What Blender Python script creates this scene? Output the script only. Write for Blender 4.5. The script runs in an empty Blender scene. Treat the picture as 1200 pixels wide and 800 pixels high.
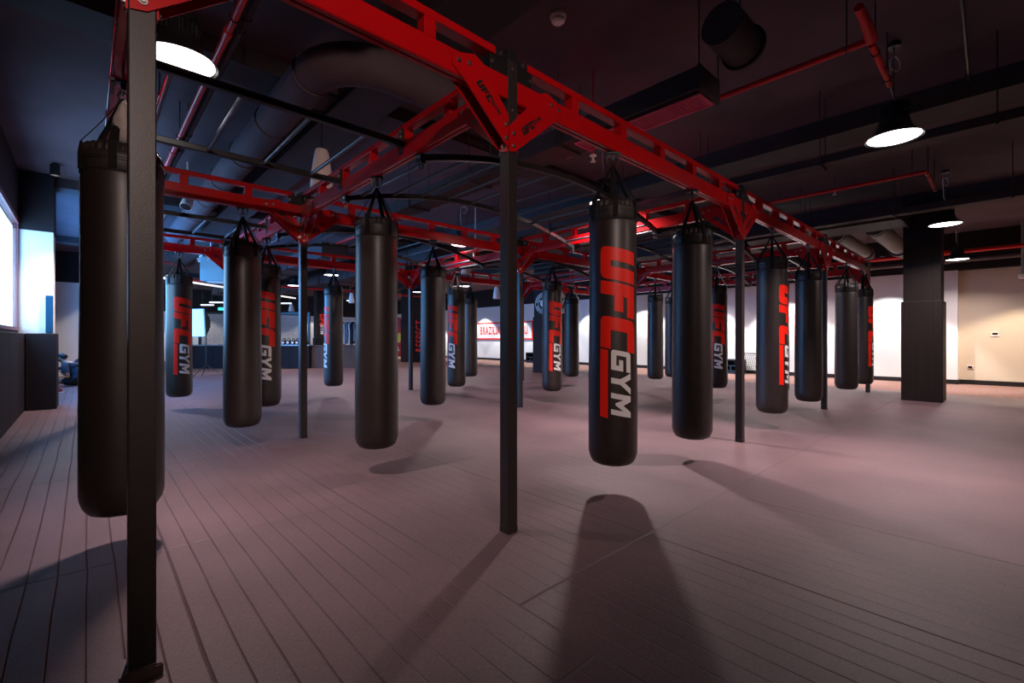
import bpy, bmesh, math, random
from mathutils import Vector, Matrix
random.seed(7)
R = math.radians; PI = math.pi
scene = bpy.context.scene
C = scene.collection

# ------------------------------------------------------------------ frame of the room
# the room and the steel rig run along two axes: a (to the back right) and b (to the back left)
D1 = Vector((0.7327, 0.6805, 0)); D2 = Vector((-0.6805, 0.7327, 0))
ROT = math.atan2(D1.y, D1.x)
F = 537.3; HY = 397.0; EYE = 1.15
def W(a, b, z=0.0):
    v = D1 * a + D2 * b
    return Vector((v.x, v.y, z))
def col_b(px, a):          # where on the line a = const a thing in column px stands
    r = (px - 600) / F
    return (0.7327 * a - r * 0.6805 * a) / (0.6805 + r * 0.7327)
def row_a(px, b):
    r = (px - 600) / F
    return (0.6805 * b + r * 0.7327 * b) / (0.7327 - r * 0.6805)

# ------------------------------------------------------------------ materials
def mat(name, col, rough=0.5, metal=0.0, spec=0.5, var=0.0, scale=20.0, bump=0.0, bscale=200.0,
        coat=0.0, emit=None, estr=0.0, trans=0.0, ior=1.45):
    m = bpy.data.materials.new(name); m.use_nodes = True
    nt = m.node_tree; N = nt.nodes; L = nt.links
    b = N['Principled BSDF']
    b.inputs['Base Color'].default_value = (*col, 1)
    b.inputs['Roughness'].default_value = rough
    b.inputs['Metallic'].default_value = metal
    b.inputs['Specular IOR Level'].default_value = spec
    b.inputs['Coat Weight'].default_value = coat; b.inputs['Coat Roughness'].default_value = 0.36
    b.inputs['Transmission Weight'].default_value = trans
    b.inputs['IOR'].default_value = ior
    tc = N.new('ShaderNodeTexCoord')
    if var > 0:
        n = N.new('ShaderNodeTexNoise'); n.inputs['Scale'].default_value = scale
        n.inputs['Detail'].default_value = 4
        L.new(tc.outputs['Object'], n.inputs['Vector'])
        r = N.new('ShaderNodeMapRange')
        r.inputs['From Min'].default_value = 0.3; r.inputs['From Max'].default_value = 0.7
        r.inputs['To Min'].default_value = 1 - var; r.inputs['To Max'].default_value = 1 + var
        L.new(n.outputs['Fac'], r.inputs['Value'])
        mx = N.new('ShaderNodeVectorMath'); mx.operation = 'SCALE'
        mx.inputs[0].default_value = col
        L.new(r.outputs['Result'], mx.inputs['Scale'])
        L.new(mx.outputs['Vector'], b.inputs['Base Color'])
    if bump > 0:
        n2 = N.new('ShaderNodeTexNoise'); n2.inputs['Scale'].default_value = bscale
        n2.inputs['Detail'].default_value = 3
        L.new(tc.outputs['Object'], n2.inputs['Vector'])
        bp = N.new('ShaderNodeBump'); bp.inputs['Strength'].default_value = bump
        bp.inputs['Distance'].default_value = 0.002
        L.new(n2.outputs['Fac'], bp.inputs['Height'])
        L.new(bp.outputs['Normal'], b.inputs['Normal'])
    if emit:
        b.inputs['Emission Color'].default_value = (*emit, 1)
        b.inputs['Emission Strength'].default_value = estr
    return m

M = {}
M['red'] = mat('red_powder_coat', (0.50, 0.003, 0.006), 0.24, spec=0.6, var=0.06, scale=6)
M['post'] = mat('black_powder_coat', (0.026, 0.019, 0.019), 0.42, spec=0.5, var=0.1, scale=30, bump=0.15)
M['black_metal'] = mat('black_metal', (0.015, 0.013, 0.014), 0.35, spec=0.5)
M['rung'] = mat('grey_steel_tube', (0.10, 0.10, 0.11), 0.35, metal=0.6)
M['chrome'] = mat('zinc_bolt', (0.55, 0.52, 0.50), 0.28, metal=1.0)
M['dark_steel'] = mat('blackened_steel', (0.09, 0.08, 0.08), 0.4, metal=0.8)
M['leather'] = mat('black_vinyl', (0.020, 0.012, 0.011), 0.48, spec=0.5, var=0.12, scale=14, bump=0.2, bscale=500, coat=0.40)
M['leather2'] = mat('black_vinyl_band', (0.024, 0.018, 0.018), 0.45, spec=0.5, bump=0.5, bscale=300)
M['strap'] = mat('black_webbing', (0.008, 0.007, 0.007), 0.8, spec=0.25, bump=0.5, bscale=400)
M['print_red'] = mat('red_print', (0.88, 0.016, 0.006), 0.45, spec=0.4)
M['print_white'] = mat('white_print', (0.80, 0.78, 0.80), 0.45, spec=0.4)
M['print_black'] = mat('black_print', (0.01, 0.01, 0.01), 0.5)
M['canvas'] = mat('grey_canvas', (0.42, 0.36, 0.33), 0.8, var=0.15, scale=30)
M['ceil'] = mat('ceiling_paint', (0.105, 0.072, 0.085), 0.85, spec=0.2, var=0.2, scale=1.2)
M['dark'] = mat('dark_wall_paint', (0.018, 0.014, 0.017), 0.8, spec=0.3)
M['duct'] = mat('dark_painted_duct', (0.050, 0.035, 0.038), 0.7, spec=0.3, var=0.1, scale=5)
M['duct_light'] = mat('bare_insulated_duct', (0.13, 0.10, 0.09), 0.7, var=0.2, scale=8)
M['pipe_red'] = mat('red_sprinkler_pipe', (0.62, 0.010, 0.012), 0.4, spec=0.5, var=0.08, scale=5)
M['pipe_grey'] = mat('grey_conduit', (0.16, 0.16, 0.18), 0.4, metal=0.5)
M['white_wall'] = mat('white_wall_paint', (0.74, 0.71, 0.70), 0.85, spec=0.2, var=0.02, scale=2)
M['beige_wall'] = mat('beige_wall_paint', (0.70, 0.58, 0.45), 0.85, spec=0.2, var=0.03, scale=2)
M['pad'] = mat('black_wall_pad', (0.016, 0.012, 0.016), 0.65, spec=0.2, var=0.1, scale=20, bump=0.2, bscale=300)
M['skirting'] = mat('black_skirting', (0.012, 0.010, 0.012), 0.45)
M['white_plastic'] = mat('white_plastic', (0.88, 0.74, 0.70), 0.45)
M['grey_plastic'] = mat('grey_plastic', (0.22, 0.25, 0.24), 0.5)
M['grille'] = mat('maroon_grille', (0.75, 0.08, 0.16), 0.6)
M['lens'] = mat('lit_lens', (0.9, 0.9, 0.9), 0.4, emit=(1.0, 0.97, 0.95), estr=7.0)
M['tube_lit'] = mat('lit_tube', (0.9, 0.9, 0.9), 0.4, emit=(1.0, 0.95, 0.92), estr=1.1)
M['softbox'] = mat('softbox_cloth', (0.8, 0.9, 0.95), 0.6, emit=(0.16, 0.55, 0.80), estr=0.75)
M['exit'] = mat('green_exit_panel', (0.1, 0.6, 0.4), 0.5, emit=(0.1, 0.9, 0.6), estr=0.8)
M['skin'] = mat('skin', (0.48, 0.22, 0.14), 0.5, spec=0.4, var=0.06, scale=9)
M['hair'] = mat('dark_hair', (0.012, 0.008, 0.007), 0.6, bump=0.6, bscale=120)
M['shirt'] = mat('navy_shirt', (0.018, 0.018, 0.032), 0.8, var=0.15, scale=15)
M['shorts'] = mat('black_shorts', (0.010, 0.009, 0.011), 0.8)
M['shoe'] = mat('red_shoe', (0.30, 0.015, 0.02), 0.5)
M['blue_pad'] = mat('blue_pad', (0.004, 0.055, 0.12), 0.6, spec=0.2)
M['blue_dark'] = mat('blue_grey_pad', (0.020, 0.05, 0.085), 0.5)
M['frame'] = mat('plum_window_frame', (0.16, 0.045, 0.06), 0.5)
def glass_mat():
    m = bpy.data.materials.new('window_glass'); m.use_nodes = True
    nt = m.node_tree; N = nt.nodes; L = nt.links; N.clear()
    o = N.new('ShaderNodeOutputMaterial'); mx = N.new('ShaderNodeMixShader'); fr = N.new('ShaderNodeFresnel'); fr.inputs['IOR'].default_value = 1.15
    tr = N.new('ShaderNodeBsdfTransparent'); gl = N.new('ShaderNodeBsdfGlossy'); gl.inputs['Roughness'].default_value = 0.02
    ge = N.new('ShaderNodeNewGeometry'); inv = N.new('ShaderNodeMath'); inv.operation = 'SUBTRACT'; inv.inputs[0].default_value = 1.0
    mu = N.new('ShaderNodeMath'); mu.operation = 'MULTIPLY'
    L.new(ge.outputs['Backfacing'], inv.inputs[1]); L.new(fr.outputs[0], mu.inputs[0]); L.new(inv.outputs[0], mu.inputs[1]); L.new(mu.outputs[0], mx.inputs[0]); L.new(tr.outputs[0], mx.inputs[1]); L.new(gl.outputs[0], mx.inputs[2]); L.new(mx.outputs[0], o.inputs[0])
    return m
M['glass'] = glass_mat()
M['rubber'] = mat('dumbbell_rubber', (0.015, 0.013, 0.014), 0.5)
M['poster'] = mat('red_poster', (0.50, 0.015, 0.012), 0.5, var=0.3, scale=2)
M['yellow'] = mat('yellow_poster_shape', (0.7, 0.6, 0.05), 0.5)
M['cloth_white'] = mat('white_cloth', (0.60, 0.58, 0.60), 0.8, var=0.1, scale=20)
M['cloth_grey'] = mat('grey_cloth', (0.22, 0.22, 0.25), 0.8, var=0.1, scale=20)
M['teal'] = mat('light_grey_metal', (0.45, 0.47, 0.48), 0.35, metal=0.7)

def wood_mat():
    m = mat('brown_panelling', (0.075, 0.042, 0.035), 0.5)
    nt = m.node_tree; N = nt.nodes; L = nt.links; b = N['Principled BSDF']
    tc = N.new('ShaderNodeTexCoord'); mp = N.new('ShaderNodeMapping')
    mp.inputs['Scale'].default_value = (14, 14, 0.8)
    n = N.new('ShaderNodeTexNoise'); n.inputs['Scale'].default_value = 1.5; n.inputs['Detail'].default_value = 5
    cr = N.new('ShaderNodeValToRGB')
    cr.color_ramp.elements[0].color = (0.040, 0.022, 0.020, 1); cr.color_ramp.elements[1].color = (0.13, 0.075, 0.06, 1)
    L.new(tc.outputs['Object'], mp.inputs['Vector']); L.new(mp.outputs['Vector'], n.inputs['Vector'])
    L.new(n.outputs['Fac'], cr.inputs['Fac']); L.new(cr.outputs['Color'], b.inputs['Base Color'])
    return m
M['wood'] = wood_mat()

def column_mat():      # dark vertical-ribbed vinyl wrap of the columns
    m = mat('ribbed_dark_wrap', (0.030, 0.021, 0.022), 0.55)
    nt = m.node_tree; N = nt.nodes; L = nt.links; b = N['Principled BSDF']
    tc = N.new('ShaderNodeTexCoord'); mp = N.new('ShaderNodeMapping'); mp.inputs['Scale'].default_value = (30, 30, 0.6)
    n = N.new('ShaderNodeTexNoise'); n.inputs['Scale'].default_value = 1.3; n.inputs['Detail'].default_value = 4
    cr = N.new('ShaderNodeValToRGB')
    cr.color_ramp.elements[0].color = (0.012, 0.008, 0.008, 1); cr.color_ramp.elements[1].color = (0.032, 0.021, 0.021, 1)
    L.new(tc.outputs['Object'], mp.inputs['Vector']); L.new(mp.outputs['Vector'], n.inputs['Vector'])
    L.new(n.outputs['Fac'], cr.inputs['Fac']); L.new(cr.outputs['Color'], b.inputs['Base Color'])
    return m
M['wrap'] = column_mat(); M['wrap'].node_tree.nodes['Principled BSDF'].inputs['Specular IOR Level'].default_value = 0.2

def floor_mat():
    m = bpy.data.materials.new('mat_floor'); m.use_nodes = True
    nt = m.node_tree; N = nt.nodes; L = nt.links; b = N['Principled BSDF']
    tc = N.new('ShaderNodeTexCoord'); sp = N.new('ShaderNodeSeparateXYZ')
    L.new(tc.outputs['Object'], sp.inputs[0])
    def mth(op, *args, clamp=False):
        n = N.new('ShaderNodeMath'); n.operation = op; n.use_clamp = clamp
        for i, v in enumerate(args):
            if isinstance(v, (int, float)): n.inputs[i].default_value = v
            else: L.new(v, n.inputs[i])
        return n.outputs[0]
    # distance to the nearest line every `pitch`, turned into a 0..1 groove
    def groove(coord, pitch, off, width):
        s = mth('ADD', coord, 100 * pitch - off)
        f = mth('FRACT', mth('DIVIDE', s, pitch))
        d = mth('MULTIPLY', mth('MINIMUM', f, mth('SUBTRACT', 1.0, f)), pitch)
        return mth('SUBTRACT', 1.0, mth('DIVIDE', d, width, clamp=True), clamp=True)
    x = sp.outputs['X']; y = sp.outputs['Y']
    wob = N.new('ShaderNodeTexNoise'); wob.inputs['Scale'].default_value = 0.7
    L.new(tc.outputs['Object'], wob.inputs['Vector'])
    wv = mth('MULTIPLY', mth('SUBTRACT', wob.outputs['Fac'], 0.5), 0.03)
    xw = mth('ADD', x, wv)
    fine = groove(xw, 0.105, 0.0, 0.0048)
    strong = groove(xw, 1.05, 0.32, 0.006)
    right = mth('GREATER_THAN', x, 1.37)
    yo = mth('ADD', mth('ADD', y, wv), mth('MULTIPLY', right, 1.69))
    seam = groove(yo, 2.1, 3.12, 0.009)
    # strips fade in and out
    fn = N.new('ShaderNodeTexNoise'); fn.inputs['Scale'].default_value = 0.9; fn.inputs['Detail'].default_value = 3
    L.new(tc.outputs['Object'], fn.inputs['Vector'])
    fm = N.new('ShaderNodeMapRange'); fm.inputs['From Min'].default_value = 0.32; fm.inputs['From Max'].default_value = 0.62
    fm.inputs['To Min'].default_value = 0.5; fm.inputs['To Max'].default_value = 1.0
    L.new(fn.outputs['Fac'], fm.inputs['Value'])
    worn = mth('SUBTRACT', 1.0, mth('MULTIPLY', mth('GREATER_THAN', x, 1.37), 0.5))      # newer mats right of the seam lie flatter
    fine2 = mth('MULTIPLY', mth('MULTIPLY', fine, fm.outputs['Result']), worn)
    g = mth('MAXIMUM', mth('MULTIPLY', fine2, 0.95), mth('MAXIMUM', mth('MULTIPLY', strong, 0.9), mth('MULTIPLY', seam, 0.8)))
    # woven texture, faint cross threads
    mp = N.new('ShaderNodeMapping'); mp.inputs['Scale'].default_value = (240, 60, 1)
    L.new(tc.outputs['Object'], mp.inputs['Vector'])
    w1 = N.new('ShaderNodeTexNoise'); w1.inputs['Scale'].default_value = 1.0; w1.inputs['Detail'].default_value = 2
    L.new(mp.outputs['Vector'], w1.inputs['Vector'])
    mp2 = N.new('ShaderNodeMapping'); mp2.inputs['Scale'].default_value = (40, 220, 1)
    L.new(tc.outputs['Object'], mp2.inputs['Vector'])
    w2 = N.new('ShaderNodeTexNoise'); w2.inputs['Scale'].default_value = 1.0; w2.inputs['Detail'].default_value = 2
    L.new(mp2.outputs['Vector'], w2.inputs['Vector'])
    weave = mth('ADD', w1.outputs['Fac'], w2.outputs['Fac'])
    big = N.new('ShaderNodeTexNoise'); big.inputs['Scale'].default_value = 1.6; big.inputs['Detail'].default_value = 6
    L.new(tc.outputs['Object'], big.inputs['Vector'])
    val = mth('ADD', mth('MULTIPLY', mth('SUBTRACT', weave, 1.0), 0.95), mth('MULTIPLY', mth('SUBTRACT', big.outputs['Fac'], 0.5), 0.75))
    val = mth('ADD', val, 1.0)
    val = mth('MULTIPLY', val, mth('SUBTRACT', 1.0, mth('MULTIPLY', g, 0.38)))
    vm = N.new('ShaderNodeVectorMath'); vm.operation = 'SCALE'; vm.inputs[0].default_value = (0.118, 0.068, 0.074)
    L.new(val, vm.inputs['Scale'])
    L.new(vm.outputs['Vector'], b.inputs['Base Color'])
    b.inputs['Roughness'].default_value = 0.55
    b.inputs['Specular IOR Level'].default_value = 0.35
    h = mth('SUBTRACT', mth('MULTIPLY', weave, 0.05), g)
    bp = N.new('ShaderNodeBump'); bp.inputs['Strength'].default_value = 0.9; bp.inputs['Distance'].default_value = 0.006
    L.new(h, bp.inputs['Height']); L.new(bp.outputs['Normal'], b.inputs['Normal'])
    return m
M['floor'] = floor_mat()
M['carpet'] = mat('brown_carpet', (0.24, 0.135, 0.115), 0.95, spec=0.1, var=0.35, scale=25, bump=0.6, bscale=150)

# ------------------------------------------------------------------ mesh helpers
def box(bm, x0, x1, y0, y1, z0, z1, bev=0.0):
    r = bmesh.ops.create_cube(bm, size=1.0)
    vs = r['verts']
    for v in vs:
        v.co = Vector(((x0 + x1) / 2 + v.co.x * (x1 - x0), (y0 + y1) / 2 + v.co.y * (y1 - y0), (z0 + z1) / 2 + v.co.z * (z1 - z0)))
    if bev > 0:
        es = set(e for v in vs for e in v.link_edges)
        bmesh.ops.bevel(bm, geom=list(es), offset=bev, segments=2, affect='EDGES', profile=0.5)
    return bm
def cyl(bm, p0, p1, r0, r1=None, seg=16, cap=True):
    p0 = Vector(p0); p1 = Vector(p1); r1 = r0 if r1 is None else r1
    d = p1 - p0; q = d.to_track_quat('Z', 'Y').to_matrix().to_4x4()
    m = Matrix.Translation((p0 + p1) / 2) @ q
    bmesh.ops.create_cone(bm, cap_ends=cap, segments=seg, radius1=r0, radius2=r1, depth=d.length, matrix=m)
def tube(bm, pts, r, seg=8, closed=False):
    pts = [Vector(p) for p in pts]; n = len(pts); rings = []
    up = Vector((0, 0, 1)); prev = None
    for i, p in enumerate(pts):
        if closed: t = (pts[(i + 1) % n] - pts[i - 1]).normalized()
        else: t = (pts[min(i + 1, n - 1)] - pts[max(i - 1, 0)]).normalized()
        if prev is None:
            ref = up if abs(t.dot(up)) < 0.95 else Vector((1, 0, 0)); u = t.cross(ref).normalized()
        else:
            u = (prev - t * prev.dot(t)).normalized()
        prev = u; v = t.cross(u)
        rr = r[i] if isinstance(r, (list, tuple)) else r
        rings.append([bm.verts.new(p + (u * math.cos(2 * PI * k / seg) + v * math.sin(2 * PI * k / seg)) * rr) for k in range(seg)])
    m = n if closed else n - 1
    for i in range(m):
        A = rings[i]; B = rings[(i + 1) % n]
        for k in range(seg): bm.faces.new((A[k], A[(k + 1) % seg], B[(k + 1) % seg], B[k]))
    if not closed:
        bm.faces.new(rings[0][::-1]); bm.faces.new(rings[-1])
def ribbon(bm, pts, w, t, wdir):
    """flat strap along pts, width w in direction wdir, thickness t"""
    pts = [Vector(p) for p in pts]; wd = Vector(wdir).normalized(); rings = []
    for i, p in enumerate(pts):
        tg = (pts[min(i + 1, len(pts) - 1)] - pts[max(i - 1, 0)]).normalized()
        n = tg.cross(wd).normalized()
        ww = w[i] if isinstance(w, (list, tuple)) else w
        rings.append([bm.verts.new(p + wd * ww / 2 * sx + n * t / 2 * sy) for sx, sy in ((-1, -1), (1, -1), (1, 1), (-1, 1))])
    for A, B in zip(rings, rings[1:]):
        for k in range(4): bm.faces.new((A[k], A[(k + 1) % 4], B[(k + 1) % 4], B[k]))
    bm.faces.new(rings[0][::-1]); bm.faces.new(rings[-1])
def lathe(bm, prof, seg=32, c=(0, 0, 0), cap0=True, cap1=True, fn=None):
    c = Vector(c); rings = []
    for r, z in prof:
        ring = []
        for k in range(seg):
            a = 2 * PI * k / seg
            rr = r * (fn(a, z) if fn else 1.0)
            ring.append(bm.verts.new(c + Vector((rr * math.cos(a), rr * math.sin(a), z))))
        rings.append(ring)
    for A, B in zip(rings, rings[1:]):
        for k in range(seg): bm.faces.new((A[k], A[(k + 1) % seg], B[(k + 1) % seg], B[k]))
    if cap0: bm.faces.new(rings[0][::-1])
    if cap1: bm.faces.new(rings[-1])
def prism(bm, poly, axis, d0, d1):
    """polygon in a plane pushed along an axis: axis 'y' means poly is (x, z); 'x' -> (y, z); 'z' -> (x, y)"""
    def P(p, d):
        if axis == 'y': return Vector((p[0], d, p[1]))
        if axis == 'x': return Vector((d, p[0], p[1]))
        return Vector((p[0], p[1], d))
    A = [bm.verts.new(P(p, d0)) for p in poly]; B = [bm.verts.new(P(p, d1)) for p in poly]
    n = len(poly)
    bm.faces.new(A); bm.faces.new(B[::-1])
    for k in range(n): bm.faces.new((A[k], B[k], B[(k + 1) % n], A[(k + 1) % n]))
def mesh(name, bm, m, smooth=0):
    bmesh.ops.recalc_face_normals(bm, faces=bm.faces[:])
    me = bpy.data.meshes.new(name); bm.to_mesh(me); bm.free()
    me.materials.append(m)
    if smooth:
        me.polygons.foreach_set('use_smooth', [True] * len(me.polygons))
        if smooth != 180:
            try: me.set_sharp_from_angle(angle=R(smooth))
            except Exception: pass
    return me
def obj(name, bm, m, parent=None, loc=(0, 0, 0), rot=(0, 0, 0), smooth=0):
    o = bpy.data.objects.new(name, mesh(name, bm, m, smooth)); C.objects.link(o)
    o.location = loc; o.rotation_euler = rot
    if parent: o.parent = parent
    return o
def tag(o, label, cat, group=None):
    o['label'] = label; o['category'] = cat
    if group: o['group'] = group
    return o
def thing(name, label, cat, loc=(0, 0, 0), rotz=0, group=None):
    o = bpy.data.objects.new(name, None); C.objects.link(o)
    o.empty_display_size = 0.1
    o.location = loc; o.rotation_euler = (0, 0, rotz)
    return tag(o, label, cat, group)
def struct(name, bm, m, parent=None, smooth=0):
    """a piece of the room, written in (a, b, z)"""
    o = obj(name, bm, m, parent, rot=(0, 0, 0 if parent else ROT), smooth=smooth)
    if not parent: o['kind'] = 'structure'
    return o
def dup(root, loc, rotz, label, group=None, skip=()):
    r = root.copy(); C.objects.link(r); r.location = loc; r.rotation_euler = (0, 0, rotz)
    r['label'] = label
    if group: r['group'] = group
    for ch in list(root.children):
        if ch.name.split('.')[0] in skip: continue
        c = ch.copy(); C.objects.link(c); c.parent = r
        for g in ch.children:
            d = g.copy(); C.objects.link(d); d.parent = c
    return r
BM = bmesh.new
def text_mesh(txt, size, shear=0.0, ext=0.002, sx=1.0, bold=0.0):
    cu = bpy.data.curves.new('lettering', 'FONT'); cu.body = txt; cu.size = size; cu.shear = shear
    cu.align_x = 'CENTER'; cu.align_y = 'CENTER'; cu.extrude = ext; cu.offset = bold; cu.space_character = 1.22
    t = bpy.data.objects.new('lettering', cu); C.objects.link(t)
    bpy.context.view_layer.update()
    me = bpy.data.meshes.new_from_object(t)
    bpy.data.objects.remove(t); bpy.data.curves.remove(cu)
    for v in me.vertices: v.co.x *= sx
    return me

# ------------------------------------------------------------------ the room
CEIL = 3.85
A0, A1 = -0.79, 16.25       # left wall, right wall
B0, B1 = -3.9, 30.0
BS = col_b(1122.5, 16.25)    # the long wall stops here and the beige one steps back         # near wall (behind the camera), far wall
bm = BM(); box(bm, A0 - 0.5, 13.15, B0 - 0.3, 17.6, -0.1, 0.0); struct('floor', bm, M['floor'])
bm = BM(); box(bm, 13.15, A1 + 0.6, B0 - 0.3, B1 + 0.3, -0.1, -0.004); box(bm, A0 - 0.5, 13.15, 17.6, B1 + 0.3, -0.1, -0.004)
struct('floor_carpet', bm, M['carpet'])
bm = BM(); box(bm, A0 - 0.5, A1 + 0.6, B0 - 0.3, B1 + 0.3, CEIL, CEIL + 0.15)
struct('ceiling', bm, M['ceil'])
# left wall with its long windows
WIN = [(7.4, 10.66), (11.6, 17.0), (21.4, 29.0)]
SILL, HEAD = 1.28, 3.02
bm = BM()
box(bm, A0 - 0.06, A0, B0 - 0.3, B1 + 0.3, 0, SILL)
box(bm, A0 - 0.06, A0, B0 - 0.3, B1 + 0.3, HEAD, CEIL)
ys = [B0 - 0.3] + [v for w in WIN for v in w] + [B1 + 0.3]
for k in range(0, len(ys), 2): box(bm, A0 - 0.06, A0, ys[k], ys[k + 1], SILL, HEAD)
struct('wall_left', bm, M['dark'])
for k, (w0, w1) in enumerate(WIN):
    bm = BM()
    t = 0.05
    box(bm, A0 - 0.06, A0 + 0.01, w0, w1, SILL, SILL + t); box(bm, A0 - 0.06, A0 + 0.01, w0, w1, HEAD - t, HEAD + 0.03)
    box(bm, A0 - 0.06, A0 + 0.003, w0, w0 + t, SILL + t, HEAD - t); box(bm, A0 - 0.06, A0 + 0.003, w1 - 0.03, w1, SILL + t, HEAD - t)
    n = int(round((w1 - w0) / 3.3))
    for j in range(1, n):
        yy = w0 + (w1 - w0) * j / n; box(bm, A0 - 0.06, A0 - 0.012, yy - 0.025, yy + 0.025, SILL + t, HEAD - t)
    wo = struct('window_%d' % (k + 1), bm, M['frame'])
    bm = BM(); box(bm, A0 - 0.012, A0 - 0.004, w0 + t, w1 - t, SILL + t, HEAD - t)
    g = struct('pane', bm, M['glass'], wo)
# pads along the left wall
bm = BM()
y = 2.7
while y < 10.6:
    box(bm, A0 + 0.002, A0 + 0.07, y, min(y + 1.19, 10.66), 0.0, 1.24, 0.012); y += 1.2
o = obj('wall_pad', bm, M['pad'], rot=(0, 0, ROT)); tag(o, 'dark padding strip along foot of left wall under the bright window', 'wall padding')

# right wall (the long white one) and its beige part at the right
bm = BM()
box(bm, A1, A1 + 0.3, BS, B1 + 0.3, 0, 2.9); struct('wall_right', bm, M['white_wall'])
bm = BM(); box(bm, A1 + 0.22, A1 + 0.5, B0 - 0.3, BS, 0, 2.9); struct('wall_right_beige', bm, M['beige_wall'])
bm = BM(); box(bm, A1 - 0.02, A1 + 0.5, B0 - 0.3, B1 + 0.3, 2.9, CEIL); struct('wall_right_upper', bm, M['dark'])
bm = BM(); box(bm, A1 - 0.02, A1, BS, B1, 0, 0.11); box(bm, A1 + 0.2, A1 + 0.22, B0, BS - 0.02, 0, 0.11); box(bm, A1 - 0.02, A1 + 0.22, BS - 0.02, BS, 0, 0.11)
struct('baseboard_right', bm, M['skirting'])
bm = BM(); box(bm, A0, A1 + 0.5, B1, B1 + 0.3, 0, 2.6); struct('wall_far', bm, M['white_wall'])
bm = BM(); box(bm, A0, A1 + 0.5, B1 - 0.02, B1 + 0.3, 2.6, CEIL); struct('wall_far_upper', bm, M['dark'])
bm = BM(); box(bm, A0 - 0.3, A1 + 0.5, B0 - 0.3, B0, 0, CEIL); struct('wall_near', bm, M['dark'])
bm = BM()
for a in (2.2, 6.9, 11.6): box(bm, a - 0.25, a + 0.25, B0, B1, CEIL - 0.22, CEIL)
for b in (5.0, 11.0, 17.0, 23.0): box(bm, A0, A1, b - 0.2, b + 0.2, CEIL - 0.16, CEIL)
struct('trim_1', bm, M['duct'])

# ------------------------------------------------------------------ the steel rig
PA = [0.14, 1.853, 5.363, 8.87, 12.38]
PB = [2.025, 5.58, 9.13]
ZB, ZL, ZW, ZT = 2.56, 2.69, 2.785, 2.83      # lower chord, gap, upper chord
GUS0 = [(-0.034, 2.25), (0.012, 2.26), (0.36, 2.545), (0.44, 2.60), (0.44, 2.665), (0.29, 2.71), (0.235, 2.685), (-0.034, 2.40)]
GUS1 = [(0.040, 2.275), (0.075, 2.295), (0.36, 2.545), (0.44, 2.60), (0.44, 2.665), (0.29, 2.71), (0.235, 2.685), (0.040, 2.46)]

# the letters: blocky slanted capitals, drawn once in metres
def rounded(poly, idx, r, n=5):
    out = []
    N = len(poly)
    for i, p in enumerate(poly):
        if i not in idx: out.append(p); continue
        p0 = Vector((*poly[i - 1], 0)); p1 = Vector((*p, 0)); p2 = Vector((*poly[(i + 1) % N], 0))
        u = (p0 - p1).normalized(); v = (p2 - p1).normalized()
        for k in range(n + 1):
            t = k / n
            q = (1 - t) ** 2 * (p1 + u * r) + 2 * t * (1 - t) * p1 + t * t * (p1 + v * r)
            out.append((q.x, q.y))
    return out
H = 0.27; LW = 0.235
U_ = rounded([(0, 0), (LW, 0), (LW, H), (0.14, H), (0.14, 0.075), (0.095, 0.075), (0.095, H), (0, H)], {0, 1}, 0.05)
F_ = [(0, 0), (0.095, 0), (0.095, 0.10), (0.205, 0.10), (0.205, 0.165), (0.095, 0.165), (0.095, 0.195), (0.235, 0.195), (0.235, H), (0, H)]
C_ = rounded([(0, 0), (0.232, 0), (0.232, 0.075), (0.095, 0.075), (0.095, 0.195), (0.232, 0.195), (0.232, H), (0, H)], {0, 7}, 0.05)
BAR = [(0, 0), (0.492, 0), (0.492, 0.056), (0, 0.056)]
t_ = 0.036
G_ = rounded([(0, 0), (0.145, 0), (0.145, 0.085), (0.066, 0.085), (0.066, 0.055), (0.145 - t_, 0.055), (0.145 - t_, t_), (t_, t_), (t_, 0.145 - t_), (0.145, 0.145 - t_), (0.145, 0.145), (0, 0.145)], {0, 11}, 0.025)
Y_ = [(0, 0.145), (0.044, 0.145), (0.076, 0.095), (0.110, 0.145), (0.154, 0.145), (0.096, 0.062), (0.096, 0), (0.056, 0), (0.056, 0.062)]
M_ = [(0, 0), (0.038, 0), (0.038, 0.085), (0.070, 0.03), (0.084, 0.03), (0.118, 0.085), (0.118, 0), (0.156, 0), (0.156, 0.145), (0.116, 0.145), (0.078, 0.085), (0.040, 0.145), (0, 0.145)]
SH = 0.2
def shift(p, s, h): return [(x + s + SH * (y + h), y + h) for x, y in p]
RED = [shift(U_, 0, 0), shift(F_, 0.252, 0), shift(C_, 0.504, 0), shift(BAR, 0.748, 0)]
WHT = [shift(G_, 0.738, 0.078), shift(Y_, 0.885, 0.078), shift(M_, 1.05, 0.078)]

def flat_letters(polys, scale, ox, oz, ang, y, t, flip=False):
    bm = BM()
    ca, sa = math.cos(ang), math.sin(ang)
    for p in polys:
        q = []
        for x, h in p:
            X = x * scale; Z = h * scale
            if flip: X = -X
            q.append((ox + X * ca - Z * sa, oz + X * sa + Z * ca))
        prism(bm, q, 'y', y, y + t)
    return bm

def bolt(bm, c, n, r=0.011, t=0.010):
    c = Vector(c); n = Vector(n)
    cyl(bm, c, c + n * t * 0.45, r * 1.25, seg=12); cyl(bm, c + n * t * 0.3, c + n * t, r * 0.8, seg=6)

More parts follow.
